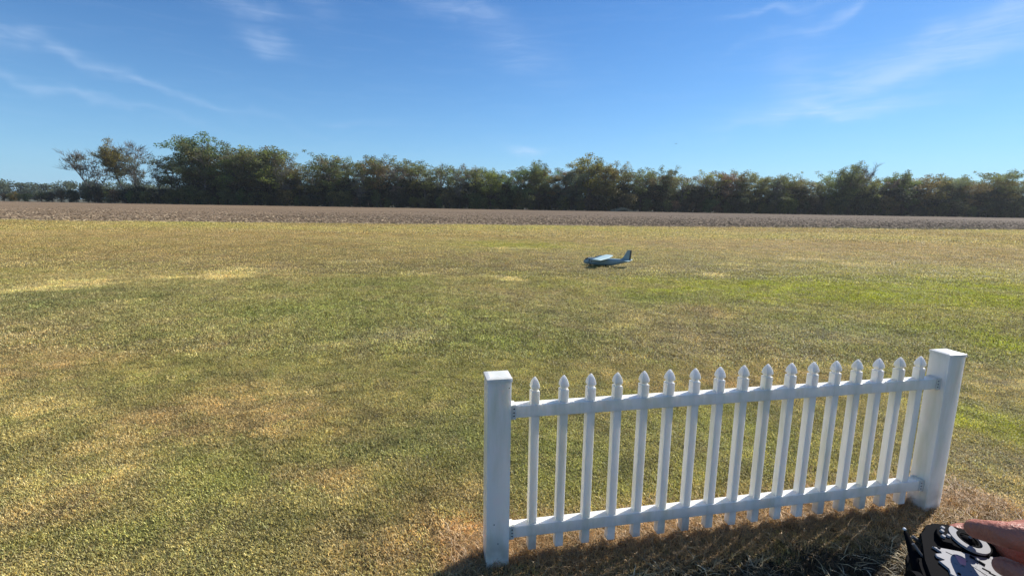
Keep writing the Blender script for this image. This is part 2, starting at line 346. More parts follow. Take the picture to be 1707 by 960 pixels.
def grass(name, clump, x, y, s0, s1, label, zb=0.0, hgt=1.0, mult=1.0):
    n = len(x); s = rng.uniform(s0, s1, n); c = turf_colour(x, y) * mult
    pick = rng.uniform(0, 1, n); g_ = (pick < .28)[:, None]; b_ = (pick > .80)[:, None]; lum = c.mean(1, keepdims=True)
    c = np.where(g_, c * .65 + .35 * lum * np.array((1.05, 1.15, .32)), c); c = np.where(b_, c * .6 + .4 * lum * np.array((1.55, 1.20, .62)) * 1.1, c)
    c = c * np.clip(rng.normal(1, .16, (n, 1)), .5, 1.5)
    worn = 1 - .65 * np.exp(-((x - 2.55) / .75) ** 2 - ((y - 13.1) / .75) ** 2)
    hz = worn * s * hgt * (.75 + .6 * fbm(x * 1.5, y * 1.5, 88, 3))
    scatter(name, np.stack([x, y, np.full(n, zb)], 1), c, rng.uniform(0, 6.28, n), np.stack([s, s, hz], 1), clump, m_blade, label=label, tilt=.06)
cl1 = blade_clump('turf_clump', 340, .085, .006, .018, .0030, 1.0, 1)
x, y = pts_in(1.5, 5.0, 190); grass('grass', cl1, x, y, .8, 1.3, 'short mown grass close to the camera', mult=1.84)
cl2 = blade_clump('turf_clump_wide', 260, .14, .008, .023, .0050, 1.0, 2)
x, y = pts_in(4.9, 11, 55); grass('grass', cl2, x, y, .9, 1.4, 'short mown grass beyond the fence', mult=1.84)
cl3 = blade_clump('turf_clump_far', 230, .28, .010, .024, .010, 1.0, 3)
x, y = pts_in(10.8, 26, 14); grass('grass', cl3, x, y, .9, 1.5, 'mown grass in the middle of the lawn', mult=1.7)

cl5 = blade_clump('turf_clump_edge', 150, .5, .015, .04, .022, 1.0, 7)
x, y = pts_in(25, 56, 5, 1.15); k = y < field_edge(x) - .2; x, y = x[k], y[k]; grass('grass', cl5, x, y, .9, 1.5, 'mown grass at the far edge of the lawn', mult=1.75)

# long dead straw at the foot of the fence
cl4 = blade_clump('straw_clump', 34, .06, .03, .085, .0026, 1.2, 4, .4)
n = 1200; fx = rng.uniform(-.15, 2.9, n); fy = rng.normal(.04, .12, n)
x = FO.x + fu.x * fx + fv.x * fy; y = FO.y + fu.y * fx + fv.y * fy
c = np.array((.46, .31, .17))[None] * rng.uniform(.5, 1.3, (n, 1)); s = rng.uniform(.5, 1.1, n)
scatter('dry_straw', np.stack([x, y, np.zeros(n)], 1), c, rng.uniform(0, 6.28, n), np.stack([s, s, s * .8], 1), cl4, m_blade, label='long dead straw along the foot of the fence')
n = 150; fx = rng.uniform(.0, 2.3, n); fy = rng.uniform(-1.0, -.1, n); n_ = n
x = FO.x + fu.x * fx + fv.x * fy; y = FO.y + fu.y * fx + fv.y * fy
c = np.array((.55, .48, .34))[None] * rng.uniform(.2, 1.5, (n, 1)); s = rng.uniform(.6, 1.4, n)
scatter('dry_straw', np.stack([x, y, np.zeros(n)], 1), c, rng.uniform(0, 6.28, n), np.stack([s, s, s * .6], 1), cl4, m_blade, label='loose straw lying in the shade of the fence')

# clods of the ploughed field
bm = bmesh.new(); bmesh.ops.create_icosphere(bm, subdivisions=1, radius=.5)
rr = random.Random(3)
for v in bm.verts: v.co *= rr.uniform(.7, 1.25)
me = bpy.data.meshes.new('clod'); bm.to_mesh(me); bm.free()
m_clod, t = mat('clod')
at = t.add('ShaderNodeAttribute', attribute_name='gcol', attribute_type='INSTANCER')
b = t.add('ShaderNodeBsdfPrincipled', {'Base Color': at.outputs['Color'], 'Roughness': .9, 'Specular IOR Level': .1}); t.add('ShaderNodeOutputMaterial', {0: b.outputs[0]})
me.materials.append(m_clod); clod = bpy.data.objects.new('clod', me)
n = 42000
x = rng.uniform(-110, 110, n); e = rng.exponential(14, n); e = e[e < 70]; x = x[:len(e)]
y = field_edge(x) + e; k = np.abs(x) < y * 1.15; x, y = x[k], y[k]
c = soil_colour(x, y) * rng.uniform(.5, 1.5, (len(x), 1)); st = rng.uniform(0, 1, len(x)) < .22; c[st] = np.array((.50, .38, .24)) * rng.uniform(.6, 1.1, (st.sum(), 1))
s = rng.uniform(.06, .22, len(x))
scatter('soil_clods', np.stack([x, y, np.full(len(x), 0.0)], 1), c, rng.uniform(0, 6.28, len(x)), np.stack([s * 1.5, s, s * .55], 1), clod, m_clod, label='clods and stubble lying on the ploughed field')

# thin air haze over the whole place
bm = bmesh.new(); box(bm, -1600, 1600, -1600, 1600, -1.2, 34)
m_haze = bpy.data.materials.new('haze'); m_haze.use_nodes = True; t = NT(m_haze.node_tree); t.n.clear()
vol = t.add('ShaderNodeVolumePrincipled', {'Color': (.92, .96, 1.0, 1), 'Density': .00013, 'Anisotropy': .3}); t.add('ShaderNodeOutputMaterial', {'Volume': vol.outputs[0]})
tag(bm_obj('haze', bm, m_haze), 'thin haze in the air over the fields', None, None, 'stuff')
# ------------------------------------------------------------------ picket fence
m_vinyl, t = mat('white_vinyl')
tcn = t.add('ShaderNodeTexCoord'); geo = t.add('ShaderNodeNewGeometry')
mp = t.add('ShaderNodeMapping', {'Vector': geo.outputs['Position'], 'Scale': (14, 14, 2.2)})
n1 = t.add('ShaderNodeTexNoise', {'Vector': mp.outputs[0], 'Scale': 1.0, 'Detail': 5.0, 'Roughness': .65})
n2 = t.add('ShaderNodeTexNoise', {'Vector': geo.outputs['Position'], 'Scale': 60.0, 'Detail': 4.0, 'Roughness': .7})
n3 = t.add('ShaderNodeTexNoise', {'Vector': geo.outputs['Position'], 'Scale': 9.0, 'Detail': 4.0})
alg = t.m('MULTIPLY', t.m('MULTIPLY_ADD', n1.outputs[0], 4.0, -1.75, clamp=True), .62)
c0 = t.mix(alg, (.92, .88, .80), (.66, .65, .48))
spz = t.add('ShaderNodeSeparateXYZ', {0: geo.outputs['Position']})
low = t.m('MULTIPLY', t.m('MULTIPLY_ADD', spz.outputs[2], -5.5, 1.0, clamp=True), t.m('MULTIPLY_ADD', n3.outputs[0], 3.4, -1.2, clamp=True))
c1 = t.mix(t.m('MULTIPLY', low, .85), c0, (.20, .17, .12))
spk = t.m('MULTIPLY', t.m('GREATER_THAN', n2.outputs[0], .735), .75)
c2 = t.mix(spk, c1, (.10, .09, .07))
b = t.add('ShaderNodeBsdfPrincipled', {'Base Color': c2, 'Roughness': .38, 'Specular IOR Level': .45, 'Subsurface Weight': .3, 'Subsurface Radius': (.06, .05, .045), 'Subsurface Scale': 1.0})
bp = t.add('ShaderNodeBump', {'Height': n3.outputs[0], 'Strength': .06, 'Distance': .01}); t.l.new(bp.outputs[0], b.inputs['Normal'])
t.add('ShaderNodeOutputMaterial', {0: b.outputs[0]})
m_vshade = principled('grey_bracket', (.42, .43, .42), .5, .3, 60)
m_hole = principled('dark_screw', (.03, .03, .035), .5)
fence = link('picket_fence', None, loc=FO, rot=(0, 0, FA))
tag(fence, 'short white vinyl picket fence panel with two square posts at the edge of the lawn', 'fence')
HP, ZT, ZB, RH, OFF, RD = .8882, .6939, .1200, .0549, .026, .050
for k, xo in enumerate((0, FL)):
    bm = bmesh.new(); box(bm, xo, xo + FW, 0, FW, -.3, HP - .018, .004)
    post = bm_obj('post', bm, m_vinyl, fence)
    bm = bmesh.new(); e = .003
    box(bm, xo - e, xo + FW + e, -e, FW + e, HP - .020, HP - .004, .002)
    loft(bm, [[Vector((xo - e, -e, HP - .0045)), Vector((xo + FW + e, -e, HP - .0045)), Vector((xo + FW + e, FW + e, HP - .0045)), Vector((xo - e, FW + e, HP - .0045))],
              [Vector((xo + .012, .012, HP)), Vector((xo + FW - .012, .012, HP)), Vector((xo + FW - .012, FW - .012, HP)), Vector((xo + .012, FW - .012, HP))]])
    cap = bm_obj('cap', bm, m_vinyl, post)
bm = bmesh.new(); bmesh.ops.create_uvsphere(bm, u_segments=8, v_segments=6, radius=.0028); scr_me = None
sc0 = bm_obj('screw', bm, m_hole, None); scr_me = sc0.data; bpy.data.objects.remove(sc0)
post_l = [o for o in fence.children if o.name.startswith('post')][0]
link('screw', scr_me, post_l, loc=(.093, 0.0005, .842))
link('screw', scr_me, post_l, loc=(.034, 0.0005, .215)); link('screw', scr_me, post_l, loc=(.052, 0.0005, .12))
for z in (ZT, ZB):
    bm = bmesh.new(); box(bm, FW + .001, FL - .001, OFF, OFF + RD, z, z + RH, .003)
    rail = bm_obj('rail', bm, m_vinyl, fence)
    for side, xa in ((0, FW + .0005), (1, FL - .0005)):
        sx = 1 if side == 0 else -1
        bm = bmesh.new()
        # open collar: front, back, bottom and top lips round the rail end
        a, c_ = sorted((xa, xa + sx * .026))
        box(bm, a, c_, OFF - .004, OFF - .0005, z - .004, z + RH + .004, .0008)
        box(bm, a, c_, OFF + RD + .0005, OFF + RD + .004, z - .004, z + RH + .004, .0008)
        box(bm, a, c_, OFF - .004, OFF + RD + .004, z - .0045, z - .0005, .0008)
        box(bm, a, c_, OFF - .004, OFF + RD + .004, z + RH + .0005, z + RH + .0035, .0008)
        br = bm_obj('bracket', bm, m_vinyl, rail)
        for zz in (.012, .027, .044):
            link('screw', scr_me, rail, loc=(xa + sx * .017, OFF - .0045, z + zz), scale=(1.5, .6, 1.0))
def picket_mesh(seed):
    r = random.Random(seed)
    bm = bmesh.new(); h = .0188; base = .047; top = .8684
    prof = [(base, h), (.8055, h), (.8075, h - .001), (.8085, .0125), (.8135, .0125), (.8165, .0155), (.8215, .0188), (.829, .0188), (.839, .0168), (.849, .0135), (.858, .0094), (.8665, .0040), (.8684, .0015)]
    rings = []
    for z, s in prof:
        c_ = min(.0016, s * .2)
        rings.append([Vector((x_, y_, z)) for x_, y_ in ((-s + c_, -s), (s - c_, -s), (s, -s + c_), (s, s - c_), (s - c_, s), (-s + c_, s), (-s, s - c_), (-s, -s + c_))])
    loft(bm, rings); bmesh.ops.recalc_face_normals(bm, faces=bm.faces[:])
    me = bpy.data.meshes.new('picket'); bm.to_mesh(me); bm.free(); me.materials.append(m_vinyl); return me
pk = picket_mesh(1); rr = random.Random(8); px0 = FW + .1148
for k in range(17):
    xx = px0 + (FL - FW - 2 * .1148) * k / 16
    p_ = link('picket', pk, fence, loc=(xx, OFF + RD / 2, rr.uniform(-.001, .001)), rot=(rr.uniform(-.002, .002), rr.uniform(-.003, .003), rr.uniform(-.02, .02)))

# ------------------------------------------------------------------ trees
m_leaf, t = mat('foliage')
oi = t.add('ShaderNodeObjectInfo'); at = t.add('ShaderNodeAttribute', attribute_name='tint')
colr = t.mix(1.0, oi.outputs['Color'], at.outputs['Color'], 'MULTIPLY')
d1 = t.add('ShaderNodeBsdfPrincipled', {'Base Color': colr, 'Roughness': .6, 'Specular IOR Level': .25}); d2 = t.add('ShaderNodeBsdfTranslucent', {'Color': colr})
mx = t.add('ShaderNodeMixShader', {0: .55, 1: d1.outputs[0], 2: d2.outputs[0]}); t.add('ShaderNodeOutputMaterial', {0: mx.outputs[0]})
m_bark = principled('bark', (.13, .115, .095), .9, .4, 1.5)
m_palebark = principled('pale_bark', (.17, .155, .13), .9, .35, 1.5)

def tube(Vs, Fs, pts, rad, sides=5):
    pts = [np.asarray(p, float) for p in pts]; base = len(Vs)
    for i, p in enumerate(pts):
        d = pts[min(i + 1, len(pts) - 1)] - pts[max(i - 1, 0)]; d = d / (np.linalg.norm(d) + 1e-9)
        a = np.cross(d, (0, 0, 1) if abs(d[2]) < .9 else (1, 0, 0)); a /= np.linalg.norm(a) + 1e-9; b_ = np.cross(d, a)
        for j in range(sides):
            th = 2 * math.pi * j / sides; Vs.append(p + rad[i] * (math.cos(th) * a + math.sin(th) * b_))
    for i in range(len(pts) - 1):
        for j in range(sides):
            j2 = (j + 1) % sides; Fs.append((base + i * sides + j, base + i * sides + j2, base + (i + 1) * sides + j2, base + (i + 1) * sides + j))
def leaf_mesh(name, centres, radii, counts, size, seed, squash=.75):
    r = np.random.default_rng(seed); Ps = []; T = []
    for c_, ra, n in zip(centres, radii, counts):
        p = r.normal(0, 1, (n, 3)); p /= np.linalg.norm(p, axis=1)[:, None] + 1e-9
        p *= (r.uniform(0, 1, (n, 1)) ** .45) * ra; p[:, 2] *= squash; p += np.asarray(c_)[None]
        Ps.append(p); tt_ = np.clip(r.normal(1, .22), .5, 1.5); T.append(np.full(n, tt_))
    P = np.concatenate(Ps); T = np.concatenate(T); n = len(P)
    u_ = r.normal(0, 1, (n, 3)); u_ /= np.linalg.norm(u_, axis=1)[:, None]; v_ = np.cross(u_, r.normal(0, 1, (n, 3))); v_ /= np.linalg.norm(v_, axis=1)[:, None]
    s = size * r.uniform(.5, 1.3, n)[:, None]
    Q = np.stack([P - u_ * s, P - v_ * s * .55, P + u_ * s, P + v_ * s * .55], 1).reshape(-1, 3)
    k = np.arange(n) * 4; me = mesh_np(name, Q, np.stack([k, k + 1, k + 2, k + 3], 1), m_leaf)
    v = T * np.clip(r.normal(1, .25, n), .4, 1.8); hu = r.normal(0, .07, n)
    set_col(me, 'tint', np.repeat(np.stack([v * (1 + hu), v, v * (1 - hu)], 1), 4, 0)); return me
def make_tree(seed, H=18, spread=4.5, lean=(0, 0), nl=9, first=.35, dens=1.0, leaf=.21, low=0, bare=0, tr=.28, flat=0, pale=False, side=0, cr=1.5, droop=0, twigs=0):
    """returns (trunk mesh, crown mesh); low: leafy growth down the trunk; bare: share of leafless tips; side: limbs reach to one side"""
    r = random.Random(seed); Vs, Fs = [], []; cen, rad = [], []
    n = 7; top = .60 if not flat else .5; tp = []
    for i in range(n):
        f_ = i / (n - 1); tp.append(np.array((lean[0] * H * f_ ** 1.1 + r.uniform(-.25, .25) * f_, lean[1] * H * f_ + r.uniform(-.25, .25) * f_, H * top * f_)))
    tube(Vs, Fs, tp, [tr * (1.25 if i == 0 else 1 - .6 * i / (n - 1)) for i in range(n)], 6)
    def at_(f_): k = min(int(f_ * (n - 1)), n - 2); g_ = f_ * (n - 1) - k; return tp[k] * (1 - g_) + tp[k + 1] * g_
    for i in range(nl):
        f_ = first + (1 - first) * (i + r.uniform(.1, .8)) / nl; b0 = at_(min(f_, .99)); az_ = i * 2.4 + r.uniform(-.5, .5)
        el_ = R_(r.uniform(25, 50) + 28 * f_)
        if flat: el_ = R_(r.uniform(12, 40))
        L = spread * (1.12 - .22 * f_) * r.uniform(.75, 1.15)
        d = np.array((math.cos(az_) * math.cos(el_), math.sin(az_) * math.cos(el_), math.sin(el_)))
        if side: d[0] = d[0] * .6 + side; d /= np.linalg.norm(d)
        if f_ > .7: L = (H - b0[2]) * r.uniform(.75, 1.0); d = np.array((d[0] * r.uniform(.5, 1.3), d[1] * 1.0, 1)); d /= np.linalg.norm(d)
        L = min(L, max(1.5, (H - .7 - b0[2]) / max(d[2], .2)))
        q1 = b0 + d * L * .5 + np.array((r.uniform(-.3, .3), r.uniform(-.3, .3), r.uniform(-.2, .4))); q2 = b0 + d * L + np.array((0, 0, -droop * L))
        r0 = tr * (.5 - .22 * f_); tube(Vs, Fs, [b0, q1, q2], [r0, r0 * .65, r0 * .3], 4)
        for j in range(4):
            g_ = r.uniform(.35, 1); s0 = b0 + (q2 - b0) * g_; a2 = r.uniform(0, 6.28); e2 = R_(r.uniform(-10, 60)); l2 = L * r.uniform(.22, .48)
            s1 = s0 + l2 * np.array((math.cos(a2) * math.cos(e2), math.sin(a2) * math.cos(e2), math.sin(e2)))
            tube(Vs, Fs, [s0, s1], [r0 * .35, r0 * .1], 3)
            if r.random() >= bare:
                cen.append(s1); rad.append(cr * r.uniform(.55, 1.1)); cen.append((s0 + s1) / 2); rad.append(cr * r.uniform(.4, .8))
            if r.random() < bare or twigs:
                for w_ in range(7 + twigs):
                    a3 = r.uniform(0, 6.28); e3 = R_(r.uniform(0, 80)); l3 = r.uniform(.8, 2.2)
                    tube(Vs, Fs, [s1 + (s0 - s1) * r.uniform(0, .6), s1 + l3 * np.array((math.cos(a3) * math.cos(e3), math.sin(a3) * math.cos(e3), math.sin(e3)))], [.05, .025], 3)
        if r.random() >= bare: cen.append(q2); rad.append(cr * r.uniform(.7, 1.1))
    if bare < .9: cen.append(tp[-1] + np.array((0, 0, (H - tp[-1][2]) * .5))); rad.append(cr)
    for i in range(low):
        f_ = r.uniform(.08, .85); b0 = at_(f_); a_ = r.uniform(0, 6.28); q = spread * r.uniform(.1, .75) * (.6 + .4 * f_)
        cen.append(b0 + np.array((math.cos(a_) * q, math.sin(a_) * q, 0))); rad.append(cr * r.uniform(.6, 1.15))
    cnt = [max(8, int(62 * dens * (q / 1.2) ** 2)) for q in rad]
    tm = mesh_np('trunk', np.array(Vs), np.array(Fs), m_palebark if pale else m_bark)
    cm = leaf_mesh('crown', cen, rad, cnt, leaf, seed) if cen else None
    return tm, cm
BIG = dict(low=22, dens=.85)
V_ = {'round': [make_tree(11, 18, 5.0, nl=11, **BIG), make_tree(12, 18, 5.4, nl=12, first=.3, **BIG), make_tree(13, 18, 4.6, nl=10, first=.28, **BIG)],
      'tall': [make_tree(21, 18, 3.6, nl=10, first=.45, low=14, cr=1.35), make_tree(22, 18, 3.2, nl=9, first=.4, low=18, cr=1.3), make_tree(23, 18, 3.8, nl=10, first=.5, low=12, cr=1.3)],
      'open': [make_tree(31, 18, 4.6, nl=11, first=.4, dens=.7, low=8, cr=1.2, pale=True), make_tree(32, 18, 4.2, nl=10, first=.45, dens=.6, bare=.2, low=8, cr=1.1, pale=True)],
      'broad': [make_tree(41, 18, 6.6, nl=14, first=.35, low=20, dens=1.0, cr=1.7), make_tree(42, 18, 6.2, nl=13, first=.3, low=24, dens=1.1, cr=1.6)],
      'bush': [make_tree(51, 6, 2.8, nl=8, first=.08, low=16, dens=.85, cr=1.1, tr=.14, leaf=.19), make_tree(52, 6, 3.2, nl=9, first=.05, low=18, dens=.8, cr=1.2, tr=.14, leaf=.19), make_tree(53, 6, 2.4, nl=7, first=.1, low=14, dens=.75, cr=1.0, tr=.12, leaf=.19)]}
DG, OL, YB, GG, BR, GR = (.165, .190, .070), (.205, .205, .068), (.235, .212, .062), (.195, .225, .055), (.195, .170, .085), (.205, .208, .130)
def tree(name, meshes, x, y, h, h0, rz, col, label, cat='tree', group=None, sx=1.0):
    o = link(name, None, loc=(x, y, 0)); s = h / h0; o.scale = (s * sx, s * sx, s); o.rotation_euler = (0, 0, rz)
    tag(o, label, cat, group)
    link('trunk', meshes[0], o)
    if meshes[1]: c_ = link('crown', meshes[1], o); c_.color = (*col, 1)
    return o
K = 200 / 165.
PROF = [(-169.2, 6.6), (-151.4, 6.7), (-146.3, 6), (-122.0, 12.7), (-118.9, 13.8), (-115.8, 15.1), (-112.1, 13.9), (-110.8, 16.7), (-107.5, 20.1), (-104.5, 22.1), (-99.7, 22.0), (-97.3, 19.8), (-96.1, 17.9), (-94.1, 18.9), (-92.1, 19.9), (-90.2, 18.9), (-88.4, 17.1), (-83.4, 18.1), (-77.5, 18.6), (-73.7, 17.9), (-70.8, 16.0), (-69.0, 14.2), (-66.0, 14.0), (-61.0, 17.9), (-58.1, 17.0), (-54.2, 15.2), (-50.3, 16.4), (-45.4, 17.4), (-43.4, 16.5), (-40.5, 15.0), (-37.5, 17.7), (-32.7, 16.1), (-29.8, 14.8), (-26.8, 15.0), (-19.0, 14.4), (-11.1, 14.5), (-3.3, 13.1), (-0.6, 14.7), (4.5, 14.8), (8.4, 16.7), (11.4, 15.4), (15.3, 14.0), (21.2, 15.0), (23.0, 18.7), (25.9, 19.1), (27.9, 17.0), (30.9, 16.1), (33.8, 16.7), (35.9, 15.2), (39.8, 14.7), (44.7, 14.8), (47.7, 14.5), (50.6, 15.3), (54.7, 12.7), (57.6, 13.3), (61.6, 12.4), (64.3, 14.4), (68.3, 14.4), (71.3, 12.9), (75.1, 15.1), (79.2, 13.1), (84.9, 14.3), (86.8, 14.7), (94.8, 13.3), (98.0, 11.4), (101.7, 13.4), (106.2, 16.4), (110.1, 17.0), (114.2, 15.2), (117.4, 13.3), (120.4, 13.3), (124.3, 13.2), (127.0, 15.2), (131.9, 15.1), (134.1, 13.0), (138.0, 13.4), (143.8, 14.1), (147.7, 14.3), (152.0, 11.9), (154.4, 15.2), (159.1, 16.2), (163.2, 15.4), (165.6, 12.5), (210, 12.5)]
PX = np.array([a * K for a, b_ in PROF]); PZ = np.array([1.6 + (b_ - 1.6) * K for a, b_ in PROF])
def sky_h(x, y): return 1.6 + (np.interp(x * 200 / y, PX, PZ) - 1.6) * y / 200 * (.95 if x > -60 else .98)
def sky_min(x, y, half):
    return min(sky_h(x + d, y) for d in np.linspace(-half, half, 7))
# landmark trees, each with its own shape: (x, height, kind, variant, colour, width, label)
LM = [(-126.5, 24.6, 'broad', 0, DG, .72, 'tallest broad dark tree with a wide lacy crown, right of the leaning trees'),
      (-111.5, 23.2, 'tall', 0, DG, .75, 'narrow dark tree with a small knob of crown beside the tallest broad tree'),
      (-137.5, 18.2, 'tall', 2, DG, 1.0, 'dark rounded tree between the leaning trees and the tallest broad tree'),
      (-96.5, 22.0, 'broad', 1, GG, .95, 'wide domed bright green tree left of the dip in the wood'),
      (-74.0, 21.0, 'tall', 1, BR, .9, 'brownish tree with a ragged spike just right of the dip in the wood'),
      (-55.0, 20.4, 'tall', 2, OL, .85, 'olive tree standing a little proud of the wood above a pale trunk'),
      (-45.5, 20.7, 'open', 0, DG, .7, 'dark tree with a small round tuft on a bare neck above the wood'),
      (10.5, 19.2, 'broad', 1, DG, .6, 'dark rounded tree beside the small white cloud above the wood'),
      (31.0, 22.5, 'open', 0, DG, .72, 'lone dark tree rising on a bare neck above the middle of the wood'),
      (37.5, 19.5, 'round', 1, YB, .75, 'yellowish brown tree touching the right side of the lone high tree'),
      (61.0, 18.0, 'round', 0, DG, .62, 'twin topped dark green tree above the brown brush pile'),
      (91.5, 17.8, 'round', 2, OL, .8, 'olive pointed tree near the third quarter of the wood'),
      (133.0, 20.0, 'broad', 0, DG, .72, 'dark bushy tree with a pale bare top at its right edge'),
      (154.5, 17.6, 'broad', 1, DG, .62, 'flat topped dark tree right of the yellow crown'),
      (145.5, 15.6, 'round', 1, (.17, .165, .03), .6, 'small bright yellow green crown between two dark trees'),
      (192.5, 19.2, 'open', 0, DG, .95, 'lacy flat topped tree near the right end of the wood'),
      (178.0, 16.6, 'tall', 1, DG, .9, 'dark green tree just left of the lacy flat topped tree')]
for i, (x, h, kd, vi, col, sx, lb) in enumerate(LM):
    tree('tree', V_[kd][vi], x, 199 + (i % 3), h * (.96 if x > -60 else 1), 18, i * 1.7, col, lb, 'tree', None, sx * 1.45)
# the two leaning trees and their neighbours at the open end of the wood
lean1 = make_tree(61, 14, 8.0, lean=(-.42, 0), nl=15, first=.3, dens=.42, cr=1.15, leaf=.2, tr=.24, bare=.25, twigs=2)
tree('leaning_tree', lean1, -165.5, 200, 18.6, 14, 0, GR, 'sparse tree leaning far to the left over the hedge with thin twiggy crown', 'tree')
lean2 = make_tree(62, 19, 7.5, lean=(-.20, 0), nl=15, first=.6, dens=1.5, cr=1.8, leaf=.2, tr=.26, bare=.12, side=-.25, twigs=1)
tree('leaning_tree', lean2, -155.5, 201, 21.5, 19, 0, (.25, .21, .055), 'tall leaning tree with golden olive umbrella crown and forked bare trunk', 'tree')
bare1 = make_tree(63, 20, 4.0, lean=(-.05, 0), nl=12, first=.45, bare=1.0, tr=.2, pale=True, twigs=5)
tree('bare_tree', bare1, -153.0, 204, 24.0, 20, 0, GR, 'leafless grey tree whose fine twigs rise behind the golden leaning crown', 'tree')
lean3 = make_tree(64, 16, 5.0, lean=(-.14, 0), nl=12, first=.42, dens=.7, cr=1.3, leaf=.19, tr=.22, bare=.15)
tree('tree', lean3, -149.5, 200, 18.5, 16, 0, GR, 'thin grey green tree with sky showing through right of the golden leaning tree', 'tree')
lean4 = make_tree(65, 16, 4.6, lean=(.03, 0), nl=12, first=.4, dens=.75, cr=1.3, leaf=.19, tr=.2, bare=.1)
tree('tree', lean4, -143.5, 202, 18.5, 16, 0, GR, 'thin tree with two see-through gaps between leaning trees and solid wood', 'tree')
bare2 = make_tree(66, 18, 3.6, nl=11, first=.5, bare=.9, tr=.18, pale=True, twigs=4)
tree('bare_tree', bare2, 138.5, 200, 19.0, 18, 0, GR, 'pale leafless tree top beside the dark bushy tree in the right part of the wood', 'tree')
bare3 = make_tree(67, 18, 3.2, nl=11, first=.3, bare=.85, tr=.22, pale=True, twigs=3)
for k, (x, h) in enumerate(((-90, 14), (-21, 13.5), (103, 11.5), (-60, 12))):
    tree('bare_tree', bare3, x, 195.5, h, 18, k * 2.1, GR, ['pale bare trunked tree in front of the wide green dome', 'pale bare tree at the front of the wood just left of its middle', 'short pale bare tree at the front of the wood in its right half', 'pale bare tree at the wood front below the brownish spike'][k], 'tree')
# the rest of the wood
AREA = [(-200, 'far left'), (-120, 'left end'), (-85, 'domed green tree'), (-50, 'brownish spiked tree'), (-15, 'small round tufted tree'), (20, 'little white cloud'), (48, 'lone high tree'), (80, 'brush pile'), (115, 'third quarter'), (150, 'pale bare top'), (300, 'right end')]
MARKS = [(-167, 'left leaning tree'), (-156, 'golden leaning tree'), (-126.5, 'tallest broad tree'), (-96.5, 'green domed tree'), (-74, 'brownish spiked tree'), (-45.5, 'small tufted tree'), (-21, 'pale bare tree'), (10.5, 'tree beside the white cloud'), (31, 'lone high tree'),
         (42, 'brush pile'), (61, 'twin topped tree'), (91.5, 'olive pointed tree'), (103, 'short bare tree'), (133, 'dark bushy tree'), (154.5, 'flat topped tree'), (192.5, 'lacy flat topped tree')]
used = {}
def wood_label(what, x):
    j = min(range(len(MARKS)), key=lambda q: abs(MARKS[q][0] - x)); sd2 = 'left' if x < MARKS[j][0] else 'right'; d = abs(x - MARKS[j][0])
    d5 = int(d // 9)
    where = f'behind the {MARKS[j][1]}' if d < 2 else f'{["just", "a little", "well", "far", "very far", "extremely far"][min(d5, 5)] if d5 < 6 else ["at the end,", "near the end,", "near edge,", "at the frame edge,"][min(d5 - 6, 3)]} {sd2} of the {MARKS[j][1]}'
    what = what.replace('undergrowth bush', 'bush').replace('hedge bush', 'hedge plant'); key = what + where; used[key] = used.get(key, 0) + 1; k = used[key]
    return what + (', ' if k < 2 else ' ') + ('' if k == 1 else ['', '', 'second ', 'third ', 'fourth ', 'fifth ', 'sixth ', 'seventh ', 'eighth ', 'ninth ', 'tenth '][min(k, 10)] + 'one ') + where
rr = random.Random(77); rows = [(199, 6.0, -133, 232, .98, 'front row'), (207, 6.5, -134, 240, .99, 'second row'), (214, 6.0, -128, 246, .80, 'back row')]
kindname = {'round': 'rounded', 'tall': 'upright', 'open': 'thin crowned', 'broad': 'spreading'}
colname = {DG: 'dark green', OL: 'olive', YB: 'yellow brown', GG: 'mid green', BR: 'brownish', GR: 'grey green'}
for y0, step, xa, xb, kf, rowname in rows:
    x = xa
    while x < xb:
        kd = rr.choices(['round', 'tall', 'open', 'broad'], [4, 4, 2, 1.5])[0]; vi = rr.randrange(len(V_[kd])); sx = rr.uniform(1.2, 1.6)
        y = y0 + rr.uniform(-2, 2); half = {'round': 4, 'tall': 2.6, 'open': 3, 'broad': 5}[kd] * sx
        h = sky_min(x, y, half * .6) * kf * rr.uniform(.90, 1.04)
        col = rr.choices([DG, OL, YB, GG, BR, GR], [5, 5, 2, 2, 2.5, 2.5])[0]
        col2 = tuple(c_ * rr.uniform(.85, 1.2) for c_ in col)
        near = next(nm for lim, nm in AREA if x < lim)
        ref = min(LM, key=lambda q: abs(q[0] - x)); side_ = 'left' if x < ref[0] else 'right'
        tree('tree', V_[kd][vi], x, y, h, 18, rr.uniform(0, 6.28), col2,
             wood_label(colname[col] + ' ' + kindname[kd] + ' tree, ' + rowname, x), 'tree', 'trees of the wood behind the ploughed field', sx)
        x += step * rr.uniform(.75, 1.25)
# undergrowth along the foot of the wood and the hedge at the open left end
x = -262
i = 0
while x < 250:
    i += 1; lft = x < -133
    h = (rr.uniform(3.0, 4.3) if x < -178 else rr.uniform(4.0, 5.6)) if lft else rr.uniform(3.5, 7.5)
    col = rr.choices([DG, OL, BR, (.09, .10, .052)], [4, 2, 1, 4])[0]
    ref = min(LM, key=lambda q: abs(q[0] - x)); side_ = 'left' if x < ref[0] else 'right'
    yy = 194.5 + rr.uniform(-.8, 1.5) + (0 if x > -150 else 1)
    tree('bush', V_['bush'][i % 3], x, yy, h, 6, rr.uniform(0, 6.28), tuple(c_ * rr.uniform(.8, 1.1) for c_ in col),
         wood_label(('tall ' if h > 5.5 else 'low ') + ('hedge' if lft else 'undergrowth') + ' bush', x), 'bush',
         'bushes along the far edge of the field', 1.15)
    x += rr.uniform(2.8, 4.2) * (.75 if x < -178 else 1)
x = -172; i = 0
